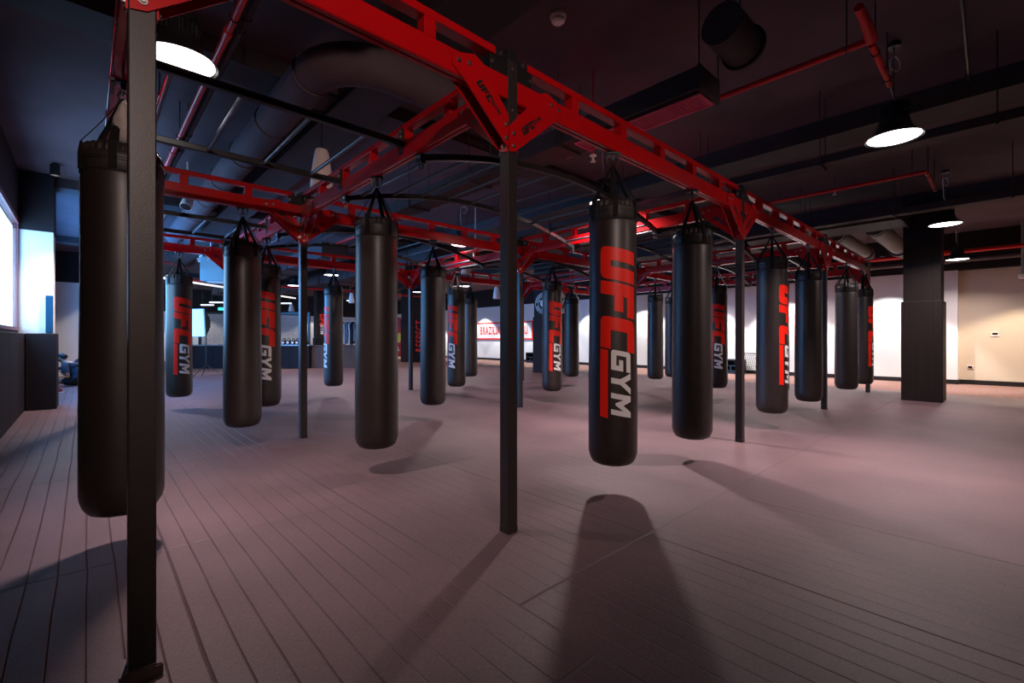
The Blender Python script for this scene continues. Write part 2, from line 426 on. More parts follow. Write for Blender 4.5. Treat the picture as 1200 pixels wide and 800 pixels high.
BOLT = {}
def bolt_obj(c, n, parent, name='bolt'):
    if n not in BOLT:
        b = BM(); bolt(b, (0, 0, 0), n); BOLT[n] = mesh('bolt', b, M['chrome'])
    o = bpy.data.objects.new(name, BOLT[n]); C.objects.link(o); o.parent = parent; o.location = c
    return o
def make_beam(L):
    t = thing('ladder_truss_beam', 'x', 'steel beam')
    e = 0.0385
    bm = BM(); sec = [(-0.035, ZB), (-0.0065, ZB), (-0.0065, ZB + 0.03), (0.0065, ZB + 0.03), (0.0065, ZB), (0.035, ZB), (0.035, ZL), (-0.035, ZL)]
    prism(bm, sec, 'x', e, L - e)
    bmesh.ops.bevel(bm, geom=[ed for ed in bm.edges if abs(abs(ed.verts[0].co.y) - 0.035) < 1e-4 and abs(abs(ed.verts[1].co.y) - 0.035) < 1e-4 and abs(ed.verts[0].co.x - ed.verts[1].co.x) > 0.1], offset=0.004, segments=2, affect='EDGES')
    obj('lower_chord', bm, M['red'], t)
    bm = BM(); box(bm, 0.13, L - 0.13, -0.035, 0.035, ZW, ZT, 0.004); obj('upper_chord', bm, M['red'], t)
    n = int(round(L / 0.585))
    for k in range(1, n):
        x = L * k / n
        bm = BM(); box(bm, x - 0.035, x + 0.035, -0.0345, 0.0345, ZL, ZW, 0.003); obj('web_block', bm, M['red'], t)
    for s in (0, 1):
        f = (lambda x: x) if s == 0 else (lambda x: L - x)
        bm = BM()                                     # black end bracket between post and upper chord
        box(bm, min(f(e), f(0.17)), max(f(e), f(0.17)), -0.030, 0.030, ZL + 0.001, ZW - 0.004, 0.003)
        box(bm, min(f(e), f(0.128)), max(f(e), f(0.128)), -0.030, 0.030, ZW - 0.003, ZT - 0.006, 0.003)
        br = obj('end_bracket', bm, M['black_metal'], t)
        for sy in (-1, 1):
            bolt_obj((f(0.155), sy * 0.0305, ZL + 0.045), (0, sy, 0), br); bolt_obj((f(0.09), sy * 0.0305, ZW + 0.02), (0, sy, 0), br)
        for sy in (-1, 1):
            y0, y1 = (0.0385, 0.0445) if sy > 0 else (-0.0445, -0.0385)
            bm = BM(); prism(bm, [(f(x), z) for x, z in (GUS0 if s == 0 else GUS1)], 'y', y0, y1)
            g = obj('gusset_plate', bm, M['red'], t)
            for bx, bz in (((0.33, 2.645), (0.40, 2.635), (0.0, 2.365), (0.0, 2.29)) if s == 0 else ((0.33, 2.645), (0.40, 2.635), (0.06, 2.40), (0.06, 2.32))): bolt_obj((f(bx), sy * 0.0445, bz), (0, sy, 0), g)
            ang = math.atan2(0.275, 0.33)
            yy = 0.0447 if sy > 0 else -0.0457
            # lettering reads left to right seen from outside the plate
            fl = (sy > 0)
            xs = 0.075 if (s == 0) != fl else 0.30
            sc = 0.17
            if s == 0: pos = (0.085, 2.375, ang) if not fl else (0.285, 2.54, ang)
            else: pos = (L - 0.285, 2.56, -ang) if not fl else (L - 0.105, 2.36, -ang)
            obj('plate_lettering', flat_letters(RED[:3] + WHT, sc, pos[0], pos[1], pos[2], yy, 0.001, fl), M['print_black'], g)
    return t

def place_beams():
    protos = {}
    def beam(a0, b0, L, ang, label, grp):
        key = round(L, 2); loc = W(a0, b0)
        if key not in protos:
            o = make_beam(L); protos[key] = o; o.location = loc; o.rotation_euler = (0, 0, ROT + ang); o['label'] = label; o['group'] = grp
        else: dup(protos[key], loc, ROT + ang, label, grp)
    rows = [
        ['red truss beam from left foreground post to central post, leaving the top of the picture',
         'long red truss beam from central post rightward carrying the two biggest bags',
         'front red truss beam between second and third right-hand posts, over the side-lettered bag',
         'last red truss beam of the front row, above the rightmost two bags'],
        ['red slotted truss beam passing behind the left foreground post, over the plain blue-edged bag',
         'middle-row red truss beam joining left-centre post to the post behind the central post',
         'red truss beam of the middle row seen between central post and the big lettered bag',
         'middle-row red truss beam farthest right, beyond the big plain bag at right'],
        ['red truss beam of the back row above the small blue-lit lettered bag at left',
         'red truss beam of the back row left of the thin distant post',
         'red truss beam of the back row right of the thin distant post',
         'red truss beam of the back row farthest off, above the round wall emblems']]
    for r, b in enumerate(PB):
        for c in range(4):
            beam(PA[c], b, PA[c + 1] - PA[c] if c else 1.713, 0, rows[r][c], 'red truss beams running to the right')
    cols = [
        ['steep red truss beam at upper left holding the nearest bag', 'red truss beam hidden mostly behind the nearest bag, ending at the far left post'],
        ['red truss beam from central post back to left-centre post, holding the big plain bag', 'red truss beam behind the left-centre post going back over the half-hidden lettered bag'],
        ['red truss beam from second right-hand post crossing behind the big lettered bag', 'red truss beam catching bright lamp glare beside the hanging ceiling lamp in the middle'],
        ['red truss beam running back from third right-hand post behind the side-lettered bag', 'distant red truss beam running back just right of the central post'],
        ['red truss beam running back from last post before the white wall', 'most distant red truss beam running back, seen between central post and big lettered bag']]
    for c, a in enumerate(PA):
        for r in range(2):
            beam(a, PB[r], 3.555 if r == 0 else 3.555, PI / 2, cols[c][r], 'red truss beams running back')
place_beams()

def make_post():
    t = thing('steel_post', 'x', 'post')
    bm = BM(); box(bm, -0.0375, 0.0375, -0.0375, 0.0375, 0.0, 2.80, 0.004); obj('upright', bm, M['post'], t)
    bm = BM(); box(bm, -0.036, 0.036, -0.036, 0.036, 2.80, 2.86, 0.006); obj('top_cap', bm, M['black_metal'], t)
    s = 0.0392
    for sx in (-1, 1):
        for sz in (2.745, 2.50):
            bolt_obj((sx * 0.0375, 0.0, sz), (sx, 0, 0), t); bolt_obj((0.0, sx * 0.0375, sz), (0, sx, 0), t)
    bm = BM(); box(bm, -s, s, -s, s, 0.0, 0.035, 0.003); obj('foot_sleeve', bm, M['post'], t)
    return t
post0 = None
PL = {
 (0, 0): 'nearest wide black steel post at left foreground, standing in front of the nearest bag',
 (1, 0): 'black steel post in the centre of the picture with red plates at its top',
 (2, 0): 'black steel post just right of the big plain right-hand bag',
 (3, 0): 'slim black post just right of the bag with red sliver on its left edge',
 (4, 0): 'last black post of the front row, beside the farthest right bag near the white wall',
 (0, 1): 'black steel post hidden behind the nearest bag, second along the left side',
 (1, 1): 'black steel post topped by red V plates left of the pinkish-lettered bag',
 (2, 1): 'black steel post half hidden directly behind the central post',
 (3, 1): 'blue-lit black post peeping out right behind the big lettered bag',
 (4, 1): 'black steel post behind the big plain right-hand bag',
 (0, 2): 'black steel post at far left end of the back row, behind the nearest bag',
 (1, 2): 'black steel post standing behind the plain blue-edged bag left of centre',
 (2, 2): 'thin distant black post in front of the column with red vertical word',
 (3, 2): 'distant black post of the back row hidden behind the central post',
 (4, 2): 'farthest black post of the back row behind the big lettered bag'}
for c, a in enumerate(PA):
    for r, b in enumerate(PB):
        if post0 is None:
            post0 = make_post(); post0.location = W(a, b); post0.rotation_euler = (0, 0, ROT); post0['label'] = PL[(c, r)]; post0['group'] = 'black rig posts'
            first = post0
        else: dup(post0, W(a, b), ROT, PL[(c, r)], 'black rig posts')
# mat collar round the foot of the nearest post
bm = BM()
prism(bm, [(-0.062, -0.055), (0.055, -0.058), (0.055, 0.05), (-0.055, 0.055)], 'z', 0.0, 0.042)
bmesh.ops.bevel(bm, geom=bm.edges[:], offset=0.005, segments=2, affect='EDGES')
M['mat_plain'] = mat('mat_vinyl', (0.118, 0.068, 0.074), 0.55, bump=0.5, bscale=250)
obj('mat_collar', bm, M['mat_plain'], first)

# straight ladder rails with rungs between the left column beam and the central one
def ladder_rail(b0, lab, a0=PA[0], a1=PA[1]):
    t = thing('pull_up_rail', lab, 'bar', W(a0, b0), ROT, 'straight black rails at upper left')
    L = a1 - a0
    bm = BM(); box(bm, 0.045, L - 0.045, -0.024, 0.024, 2.655, 2.705, 0.006); obj('rail', bm, M['black_metal'], t)
    for x in (0.0405, L - 0.0465):
        bm = BM(); box(bm, x, x + 0.006, -0.03, 0.03, 2.60, 2.80); p = obj('mounting_plate', bm, M['black_metal'], t)
        s = 1 if x < 0.5 else -1
        for zz in (2.735, 2.775): bolt_obj((x + (0.006 if s > 0 else 0), 0, zz), (s, 0, 0), p)
    return t
ladder_rail(PB[0] + 1.21, 'thick straight black rail crossing under the bright near lamp at upper left')
ladder_rail(PB[0] + 2.39, 'second straight dark rail parallel below the first, upper left')
ladder_rail(PB[1] + 1.33, 'third straight dark rail, lowest, seen above the small blue-lit bag')
ladder_rail(PB[1] + 2.45, 'fourth straight dark rail, farthest back over the small blue-lit bag')
def rung(p0, p1, lab, grp):
    v = (Vector(p1) - Vector(p0))
    t = obj('ladder_rung', (lambda b: (cyl(b, (0, 0, 0), v, 0.016, seg=10), b)[1])(BM()), M['rung'], None, loc=p0, smooth=40)
    return tag(t, lab, 'rung', grp)
for j, (b0, b1) in enumerate(((PB[0] + 1.21, PB[0] + 2.39), (PB[1] + 1.33, PB[1] + 2.45))):
    for k, tt in enumerate((0.32, 0.72, 1.13, 1.5)):
        o = rung(W(PA[1] - tt, b0 + 0.025, 2.68), W(PA[1] - tt, b1 - 0.025, 2.68),
             ('round grey rung number-less' if 0 else ['grey rung nearest the central beam', 'grey rung second from the central beam', 'grey rung with bright glint, third from the central beam', 'grey rung nearest the left post'][k]) +
             (' between the first two straight rails' if j == 0 else ' between the two farther straight rails'), 'rungs of the straight ladders')

# arched monkey-bar ladders
def arch_z(u): return 2.535 + 0.27 * (1 - (2 * u - 1) ** 2)
def arch_ladder(c, r, lab):
    a0, a1 = PA[c], PA[c + 1]; L = a1 - a0; b0 = PB[r]
    t = thing('arched_monkey_bars', lab, 'monkey bars', W(a0, b0), ROT, 'arched ladders under the ceiling')
    for s in (1.02, 2.40):
        n = 24; bm = BM(); rings = []
        x0, x1 = 0.004, L - 0.004
        for i in range(n + 1):
            u = i / n; x = x0 + (x1 - x0) * u; z = arch_z(u) - 0.01
            dz = -0.27 * 4 * (2 * u - 1) / L
            nx, nz = -dz, 1.0; q = math.hypot(nx, nz); nx /= q; nz /= q
            hw, hh = 0.022, 0.024
            rings.append([bm.verts.new((x + nx * hh * k1, s + hw * k2, z + nz * hh * k1)) for k1, k2 in ((-1, -1), (-1, 1), (1, 1), (1, -1))])
        for A, B in zip(rings, rings[1:]):
            for k in range(4): bm.faces.new((A[k], A[(k + 1) % 4], B[(k + 1) % 4], B[k]))
        bm.faces.new(rings[0]); bm.faces.new(rings[-1][::-1])
        obj('arched_rail', bm, M['black_metal'], t)
        for x in (0.003, L - 0.047):
            bm = BM(); box(bm, x, x + 0.044, s - 0.034, s + 0.034, 2.488, 2.559, 0.004)
            cl = obj('clamp', bm, M['black_metal'], t)
            for sx in (-0.022, 0.022):
                bm = BM(); cyl(bm, (x + 0.022, s + sx, 2.44), (x + 0.022, s + sx, 2.49), 0.006, seg=8)
                obj('clamp_stud', bm, M['dark_steel'], cl)
    for k in range(10):
        u = 0.05 + 0.1 * k
        bm = BM(); cyl(bm, (L * u, 1.03, arch_z(u)), (L * u, 2.39, arch_z(u)), 0.015, seg=10); obj('rung', bm, M['rung'], t, smooth=40)
arch_ladder(1, 0, 'arched black monkey bar ladder seen behind the central post')
arch_ladder(1, 1, 'arched monkey bar ladder farther back, behind the left-centre post')
arch_ladder(2, 0, 'arched monkey bar ladder between big lettered bag and third right-hand post')
arch_ladder(2, 1, 'arched monkey bar ladder deep in the rig behind the big lettered bag')
arch_ladder(3, 0, 'arched monkey bar ladder at the right end behind the side-lettered bag')

# ------------------------------------------------------------------ heavy bags
ZBOT, ZTOP = 0.215, 2.16
BR = 0.176
def prof_r(z):
    u = (z - ZBOT) / (ZTOP - ZBOT)
    return BR * (1.02 - 0.055 * max(0, (u - 0.35)) + 0.010 * math.sin(u * 7.0 + 0.5))
def make_bag():
    t = thing('heavy_bag', 'x', 'punching bag')
    seg = 48
    pr = [(0.012, ZBOT - 0.004), (BR * 0.35, ZBOT - 0.003), (BR * 0.68, ZBOT + 0.002), (BR * 0.86, ZBOT + 0.018), (BR * 0.96, ZBOT + 0.048), (prof_r(ZBOT + 0.09), ZBOT + 0.09)]
    n = 22
    for i in range(1, n + 1):
        z = ZBOT + 0.09 + (2.02 - ZBOT - 0.09) * i / n; pr.append((prof_r(z), z))
    pr += [(prof_r(2.02) - 0.002, 2.03), (prof_r(2.05) - 0.002, 2.07)]
    def puck(a, z):
        if z < ZBOT + 0.09: return 1 + 0.012 * math.sin(12 * a) * (1 - (z - ZBOT) / 0.1)
        return 1 + 0.0025 * math.sin(3 * a + z * 5)
    bm = BM(); lathe(bm, pr, seg, cap1=True, fn=puck)
    body = obj('body', bm, M['leather'], t, smooth=60)
    # vertical seam
    bm = BM(); ribbon(bm, [((prof_r(z) + 0.0015), 0, z) for z in [ZBOT + 0.1 + (2.0 - ZBOT - 0.1) * i / 12 for i in range(13)]], 0.012, 0.004, (0, 1, 0))
    obj('seam', bm, M['leather2'], body)
    # stitched band round the top
    rb = prof_r(2.05) + 0.003
    bm = BM(); lathe(bm, [(rb - 0.004, 2.012), (rb, 2.016), (rb, 2.085), (rb + 0.001, 2.10), (rb - 0.001, 2.118), (rb - 0.008, 2.13)], seg, cap0=False, cap1=False)
    band = obj('top_band', bm, M['leather2'], t, smooth=60)
    for zz in (2.022, 2.078, 2.09):
        bm = BM(); tube(bm, [((rb + 0.0005 + 0.0008 * (k % 2)) * math.cos(2 * PI * k / 96), (rb + 0.0005 + 0.0008 * (k % 2)) * math.sin(2 * PI * k / 96), zz) for k in range(96)], 0.0016, 4, closed=True)
        obj('stitching', bm, M['strap'], band)
    # gathered mouth of the bag
    def pleat(a, z): return 1 + 0.035 * math.sin(26 * a) + 0.03 * math.sin(5 * a + 1)
    bm = BM(); lathe(bm, [(rb - 0.006, 2.12), (rb - 0.008, 2.15), (rb - 0.018, 2.172), (rb - 0.045, 2.180), (rb - 0.075, 2.168), (rb - 0.12, 2.15), (0.01, 2.145)], 130, cap0=False, fn=pleat)
    obj('gathered_top', bm, M['leather2'], t, smooth=50)
    apex = Vector((0, 0, 2.455))
    for k in range(6):
        a = 2 * PI * (k + 0.35) / 6
        c, s = math.cos(a), math.sin(a)
        pts = [Vector(((rb + 0.004) * c, (rb + 0.004) * s, 2.03)), Vector(((rb + 0.004) * c, (rb + 0.004) * s, 2.12)), Vector(((rb - 0.004) * c, (rb - 0.004) * s, 2.175)),
               Vector((0.095 * c, 0.095 * s, 2.30)), Vector((0.018 * c, 0.018 * s, 2.44)), Vector((0.006 * c, 0.006 * s, 2.462))]
        bm = BM(); ribbon(bm, pts, [0.036, 0.036, 0.036, 0.032, 0.018, 0.012], 0.004, (-s, c, 0))
        obj('hanging_strap', bm, M['strap'], t)
    bm = BM()
    tube(bm, [(0.022 * math.cos(k * PI / 8), 0.0, 2.475 + 0.026 * math.sin(k * PI / 8)) for k in range(16)], 0.005, 6, closed=True)
    obj('ring', bm, M['dark_steel'], t, smooth=60)
    bm = BM()
    tube(bm, [(0.0, 0.018 * math.cos(k * PI / 8), 2.515 + 0.034 * math.sin(k * PI / 8)) for k in range(16)], 0.005, 6, closed=True)
    obj('carabiner', bm, M['dark_steel'], t, smooth=60)
    bm = BM(); box(bm, -0.055, 0.055, -0.024, 0.024, 2.545, 2.5595, 0.002)
    box(bm, -0.012, 0.012, -0.006, 0.006, 2.515, 2.546)
    hg = obj('hanger_plate', bm, M['black_metal'], t)
    for sx in (-0.043, 0.043):
        bm = BM(); lathe(bm, [(0.005, 2.48), (0.005, 2.528), (0.011, 2.529), (0.011, 2.544)], 8, c=(sx, 0, 0))
        obj('hanger_bolt', bm, M['dark_steel'], hg)
    return t, body
bag, bag_body = make_bag()
LOGO_TOP = 1.83
def wrap_letters(polys):
    """letters read downwards; letter-up points to the right of a viewer standing on -Y"""
    bm = BM()
    for p in polys:
        vs = [bm.verts.new((x, y, 0)) for x, y in p]; bm.faces.new(vs)
    for i in range(1, 70):
        bmesh.ops.bisect_plane(bm, geom=bm.verts[:] + bm.edges[:] + bm.faces[:], plane_co=(0.02 * i, 0, 0), plane_no=(1, 0, 0))
    for i in range(1, 27):
        bmesh.ops.bisect_plane(bm, geom=bm.verts[:] + bm.edges[:] + bm.faces[:], plane_co=(0, 0.01 * i + 0.0003, 0), plane_no=(0, 1, 0))
    bmesh.ops.triangulate(bm, faces=bm.faces[:])
    top = bm.faces[:]
    for v in bm.verts:
        s, h = v.co.x, v.co.y
        z = LOGO_TOP - s
        ang = -PI / 2 + (h - 0.135) / BR
        rr = (prof_r(z) + 0.0022) * (1 + 0.0025 * math.sin(3 * ang + z * 5))
        v.co = Vector((rr * math.cos(ang), rr * math.sin(ang), z))
    return bm
me_red = mesh('red_lettering', wrap_letters(RED), M['print_red'], 180)
me_wht = mesh('white_lettering', wrap_letters(WHT), M['print_white'], 180)
for nm, me in (('red_lettering', me_red), ('white_lettering', me_wht)):
    o = bpy.data.objects.new(nm, me); C.objects.link(o); o.parent = bag_body
def bag_at(a, b, mid, label, group, first=[True]):
    """mid: how far round to the viewer's right the lettering is centred, in degrees (None: turned away)"""
    p = W(a, b); view = math.atan2(p.y, p.x)      # direction camera -> bag
    # local -Y must point to the camera, then turn
    rz = view - PI / 2 + R(mid if mid is not None else 180)
    if first[0]:
        first[0] = False; bag.location = p; bag.rotation_euler = (0, 0, rz); bag['label'] = label; bag['group'] = group
        return bag
    return dup(bag, p, rz, label, group)
GB = 'heavy bags hanging from the rig'
bag_at(0.15, 3.29, 175, 'nearest huge black heavy bag, mostly behind the left foreground post', GB)
bag_at(row_a(210, PB[2]), PB[2], 20, 'small blue-lit lettered bag just right of the left foreground post', GB)
bag_at(row_a(284.5, PB[1]), PB[1], 170, 'plain bag with bright blue left edge, second in size on the left side', GB)
bag_at(PA[1], col_b(312.5, PA[1]), -10, 'lettered bag half hidden behind the plain blue-edged bag at left', GB)
bag_at(row_a(391, PB[2]), PB[2], -71, 'small distant bag with pinkish letters turned to its left edge, right of the left-centre post', GB)
bag_at(PA[1], col_b(441.5, PA[1]), 165, 'big plain brownish-black bag left of the central post', GB)
bag_at(row_a(507.5, PB[1]), PB[1], 160, 'plain blue-sided bag midway between big plain bag and central post', GB)
bag_at(PA[2], col_b(535, PA[2]), -38, 'lettered bag with grey shiny top left of the central post', GB)
bag_at(row_a(551, PB[2]), PB[2], 150, 'narrow dark distant bag half behind the shiny-topped lettered bag', GB)
bag_at(row_a(647, PB[1]), PB[1], 28, 'lettered bag hanging between central post and the biggest lettered bag', GB)
bag_at(PA[3], col_b(670, PA[3]), 180, 'small plain distant bag just left of the biggest lettered bag', GB)
bag_at(row_a(718, PB[0]), PB[0], 15, 'biggest bag with large red and white lettering facing the camera, right of centre', GB)
bag_at(row_a(768, PB[1]), PB[1], -112, 'small distant bag in front of the white wall between the two big right bags', GB)
bag_at(row_a(786, PB[1]) + 0.1, PB[1], 180, 'greyish distant bag peeping out left behind the big plain right-hand bag', GB)
bag_at(row_a(811, PB[0]), PB[0], 165, 'big plain black bag right of the biggest lettered bag', GB)
bag_at(PA[3], col_b(840.5, PA[3]), 2, 'lettered bag half hidden to the right behind the big plain right-hand bag', GB)
bag_at(row_a(904.5, PB[0]), PB[0], 70, 'bag with bright red lettering turned to its right edge, right of the second right-hand post', GB)
bag_at(PA[3], col_b(911, PA[3]), 180, 'dark bag almost hidden behind the side-lettered bag', GB)
bag_at(row_a(947.5, PB[0]), PB[0], -110, 'plain bag with thin dark red sliver on its left edge, beside slim third post', GB)
bag_at(row_a(992, PB[0]), PB[0], 180, 'plain bag in front of the last post, near the white wall at right', GB)
bag_at(row_a(1011, PB[0]), PB[0], 75, 'rightmost bag, half hidden behind its plain neighbour, red letters at its right edge', GB)

# pale rolled cloth stuffed in the straps of the nearest bag
pc = W(0.15, 3.29)
bm = BM()
lathe(bm, [(0.008, 2.20), (0.035, 2.21), (0.05, 2.26), (0.042, 2.33), (0.022, 2.40), (0.008, 2.43)], 20, fn=lambda a, z: 1 + 0.12 * math.sin(6 * a + 20 * z))
o = obj('rolled_towel', bm, M['canvas'], None, loc=(pc.x + 0.055, pc.y - 0.06, -0.01), smooth=60)
tag(o, 'pale rolled cloth tucked in the straps above the nearest bag', 'cloth')

# ------------------------------------------------------------------ ceiling lamps
def make_lamp():
    t = thing('high_bay_lamp', 'x', 'ceiling lamp')
    zb = 2.98
    bm = BM(); lathe(bm, [(0.212, zb), (0.208, zb + 0.012), (0.175, zb + 0.04), (0.145, zb + 0.07), (0.125, zb + 0.105), (0.115, zb + 0.15), (0.112, zb + 0.17), (0.10, zb + 0.17), (0.105, zb + 0.14), (0.135, zb + 0.065), (0.20, zb + 0.004)], 40, cap0=False, cap1=False)
    obj('shade', bm, M['black_metal'], t, smooth=50)
    bm = BM()
    def fin(a, z): return 1.0 + (0.10 if math.sin(20 * a) > 0 else 0.0)
    lathe(bm, [(0.100, zb + 0.17), (0.100, zb + 0.25)], 80, fn=fin)
    lathe(bm, [(0.115, zb + 0.25), (0.115, zb + 0.30), (0.03, zb + 0.31), (0.014, zb + 0.34)], 28)
    h = obj('driver_housing', bm, M['black_metal'], t)
    for k in range(3):
        bm = BM(); a = 2 * PI * k / 3 + 0.4; bolt(bm, (0.09 * math.cos(a), 0.09 * math.sin(a), zb + 0.225), (math.cos(a), math.sin(a), 0), 0.014, 0.02)
        obj('clip', bm, M['chrome'], h)
    bm = BM(); lathe(bm, [(0.195, zb + 0.008), (0.195, zb + 0.014)], 40); obj('lens', bm, M['lens'], t)
    bm = BM(); cyl(bm, (0, 0, zb + 0.34), (0, 0, CEIL - 0.01), 0.006, seg=6); obj('suspension_wire', bm, M['pipe_grey'], t)
    bm = BM()
    pts = [(0.012, 0.0, zb + 0.34), (-0.012, 0.015, zb + 0.45), (-0.025, 0.01, zb + 0.58), (-0.02, 0.02, zb + 0.68)]
    pts += [(0.045 + 0.065 * math.cos(q), 0.02, zb + 0.70 + 0.065 * math.sin(q)) for q in [PI - k * 2 * PI / 14 for k in range(13)]]
    tube(bm, pts, 0.007, 6); obj('power_cable', bm, M['white_plastic'], t, smooth=60)
    bm = BM(); cyl(bm, (0, 0, CEIL - 0.04), (0, 0, CEIL), 0.05, seg=16); obj('ceiling_rose', bm, M['black_metal'], t)
    return t
LAMPS = [
 (0.457, 3.72, 'very bright black lamp at upper left, half behind the foreground post'),
 (5.41, 0.695, 'big black bell lamp hanging at upper right with looped white cable'),
 (10.1, 0.66, 'black bell lamp hanging in front of the dark column top at right'),
 (14.76, 0.76, 'small distant lamp right of the dark column, against the black band'),
 (5.14, 3.69, 'black bell lamp hidden behind the biggest lettered bag'),
 (9.82, 3.69, 'black bell lamp hidden behind the second right-hand post'),
 (14.5, 3.72, 'black bell lamp behind the bag beside the third post'),
 (5.37, 7.22, 'lit lamp hanging left of the central post, above the shiny-topped bag'),
 (10.05, 7.22, 'distant lamp of the middle row behind the biggest bag'),
 (14.7, 7.2, 'distant lamp near the white wall behind the big plain right bag'),
 (5.17, 13.2, 'small lit lamp right above the bag with pinkish letters'),
 (5.25, 16.7, 'small lit lamp just left of the left-centre post'),
 (9.66, 12.86, 'small lit lamp above the narrow dark distant bag'),
 (9.5, 15.7, 'small lit lamp beside the thin distant post'),
 (9.3, 21.4, 'tiny lit lamp just left of the big plain bag left of centre'),
 (0.46, 10.3, 'added unseen bell lamp brightening the sitting person, hidden behind the left foreground post'),  # unseen lamp added to brighten the sitting person
 (0.5, 16.9, 'added unseen bell lamp hidden behind the nearest bag'),  # another unseen lamp, added together with the one above
 (5.2, 10.2, 'lamp hidden behind the big plain bag left of centre')]
lamp = None
LS = {(0.457, 3.72): 98, (5.41, 0.695): 114}      # beam spread in degrees
LW = {(0.457, 3.72): 38.0, (5.41, 0.695): 88.0, (5.14, 3.69): 128.0}     # watts
for a, b, lab in LAMPS:
    p = W(a, b)
    if lamp is None:
        lamp = make_lamp(); lamp.location = p; lamp.rotation_euler = (0, 0, 0.3); lamp['label'] = lab; lamp['group'] = 'black high bay ceiling lamps'; r = lamp
    else: r = dup(lamp, p, 0.3, lab, 'black high bay ceiling lamps')
    ld = bpy.data.lights.new('lamp_light', 'AREA'); ld.shape = 'DISK'; ld.size = 0.16; ld.energy = LW.get((a, b), 62.0); ld.spread = R(LS.get((a, b), 140))
    ld.color = (1.0, 0.87, 0.86)
    lo = bpy.data.objects.new('lamp_light', ld); C.objects.link(lo); lo.location = (p.x, p.y, 2.975)

# ------------------------------------------------------------------ pipes, ducts and boxes under the ceiling
def hangers(bm, pts, r):
    for p in pts: cyl(bm, (p[0], p[1], p[2] + r), (p[0], p[1], CEIL), 0.005, seg=6)
def run(name, lab, cat, a0, b0, a1, b1, z, r, m, hang=2.5, sides=16, couplings=True, grp=None):
    """a pipe in (a, b) at height z"""
    v = Vector((a1 - a0, b1 - b0, 0)); L = v.length
    t = thing(name, lab, cat, W(a0, b0, z), ROT + math.atan2(v.y, v.x), grp)
    bm = BM(); cyl(bm, (0, 0, 0), (L, 0, 0), r, seg=sides); obj('pipe_run' if cat == 'pipe' else 'duct_run', bm, m, t, smooth=40)
    n = max(1, int(L / hang)); k = 0
    for i in range(n + 1):
        bm = BM(); x = 0.15 + (L - 0.3) * i / n; cyl(bm, (x, 0, r * 0.9), (x, 0, CEIL - z - 0.001), 0.005, seg=6)
        tube(bm, [(x, (r + 0.004) * math.cos(q), (r + 0.004) * math.sin(q)) for q in [2 * PI * j / 16 for j in range(16)]], 0.005, 5, closed=True)
        obj('hanger', bm, M['black_metal'], t)
    if couplings:
        for i in range(1, int(L / 3.0) + 1):
            bm = BM(); cyl(bm, (3.0 * i - 0.05, 0, 0), (3.0 * i + 0.05, 0, 0), r * 1.3, seg=sides); obj('coupling', bm, m, t, smooth=40)
    return t
P = M['pipe_red']
run('sprinkler_pipe', 'long red pipe crossing the ceiling beside the bright near lamp', 'pipe', 0.78, 1.0, 0.78, 17.0, 3.45, 0.026, P)
run('sprinkler_pipe', 'red pipe close beside the left foreground post near the lamp', 'pipe', 0.517, 5.4, 0.517, 16.0, 3.45, 0.026, P)
run('conduit', 'dark conduit running alongside the long red ceiling pipe at upper left', 'pipe', 0.86, 1.0, 0.86, 17.0, 3.50, 0.03, M['duct'])
t = run('sprinkler_pipe', 'red pipe from upper right lamp slanting down-left behind the central post', 'pipe', 4.43, 0.71, 4.43, 15.0, 3.45, 0.026, P)
bm = BM(); tube(bm, [(-0.01, 0.0, 0), (-0.01, 0.25, 0.03), (0, 0.42, 0.05)], [0.04, 0.034, 0.03], 12); obj('elbow', bm, P, t, smooth=50)
run('sprinkler_pipe', 'short red pipe ending right above the big upper right lamp', 'pipe', 4.48, 0.71, 5.32, 0.71, 3.44, 0.024, P, couplings=False)
run('sprinkler_pipe', 'thin red pipe crossing above the third right-hand post', 'pipe', 8.47, 0.74, 8.47, 8.0, 3.45, 0.026, P)
run('sprinkler_pipe', 'short bent red pipe end near the second right lamp', 'pipe', 8.50, 0.74, 9.6, 0.74, 3.44, 0.024, P, couplings=False)
run('sprinkler_pipe', 'horizontal red pipe high on the black band at far right', 'pipe', 15.6, -2.0, 15.6, 10.0, 3.28, 0.05, P)
run('sprinkler_pipe', 'red pipe deep in the hall over the fenced area', 'pipe', 2.4, 12.2, 12.0, 12.2, 3.03, 0.035, P)
run('sprinkler_pipe', 'farther red pipe over the counter at back left', 'pipe', 1.0, 17.4, 12.0, 17.4, 3.0, 0.035, P)
run('sprinkler_pipe', 'thin red pipe low over the second lettered bag at left', 'pipe', 0.2, 12.0, 1.9, 14.5, 3.0, 0.03, P)
run('conduit', 'grey pipe on the black band right of the dark column', 'pipe', 15.9, -2.0, 15.9, 12.0, 3.10, 0.05, M['duct_light'])
run('conduit', 'horizontal pipe with glow for lamplight, upper of a pair, beyond the small lettered bag', 'pipe', 1.6, 16.0, 6.4, 20.2, 2.85, 0.03, M['tube_lit'], couplings=False)  # no lamp: emission stands in for light falling on the pipe
run('round_duct', 'pale round duct beside the last red beam at right', 'duct', 11.55, 2.44, 15.0, 2.44, 3.35, 0.15, M['duct_light'], couplings=True)
run('round_duct', 'pale round duct meeting the dark column at right', 'duct', 11.3, 1.75, 15.2, 1.75, 3.35, 0.17, M['duct_light'], couplings=True)
run('conduit', 'dark thin conduit crossing the ceiling right of the smoke detector', 'pipe', 2.9, 0.2, 6.5, 0.25, 3.75, 0.012, M['black_metal'], couplings=False)
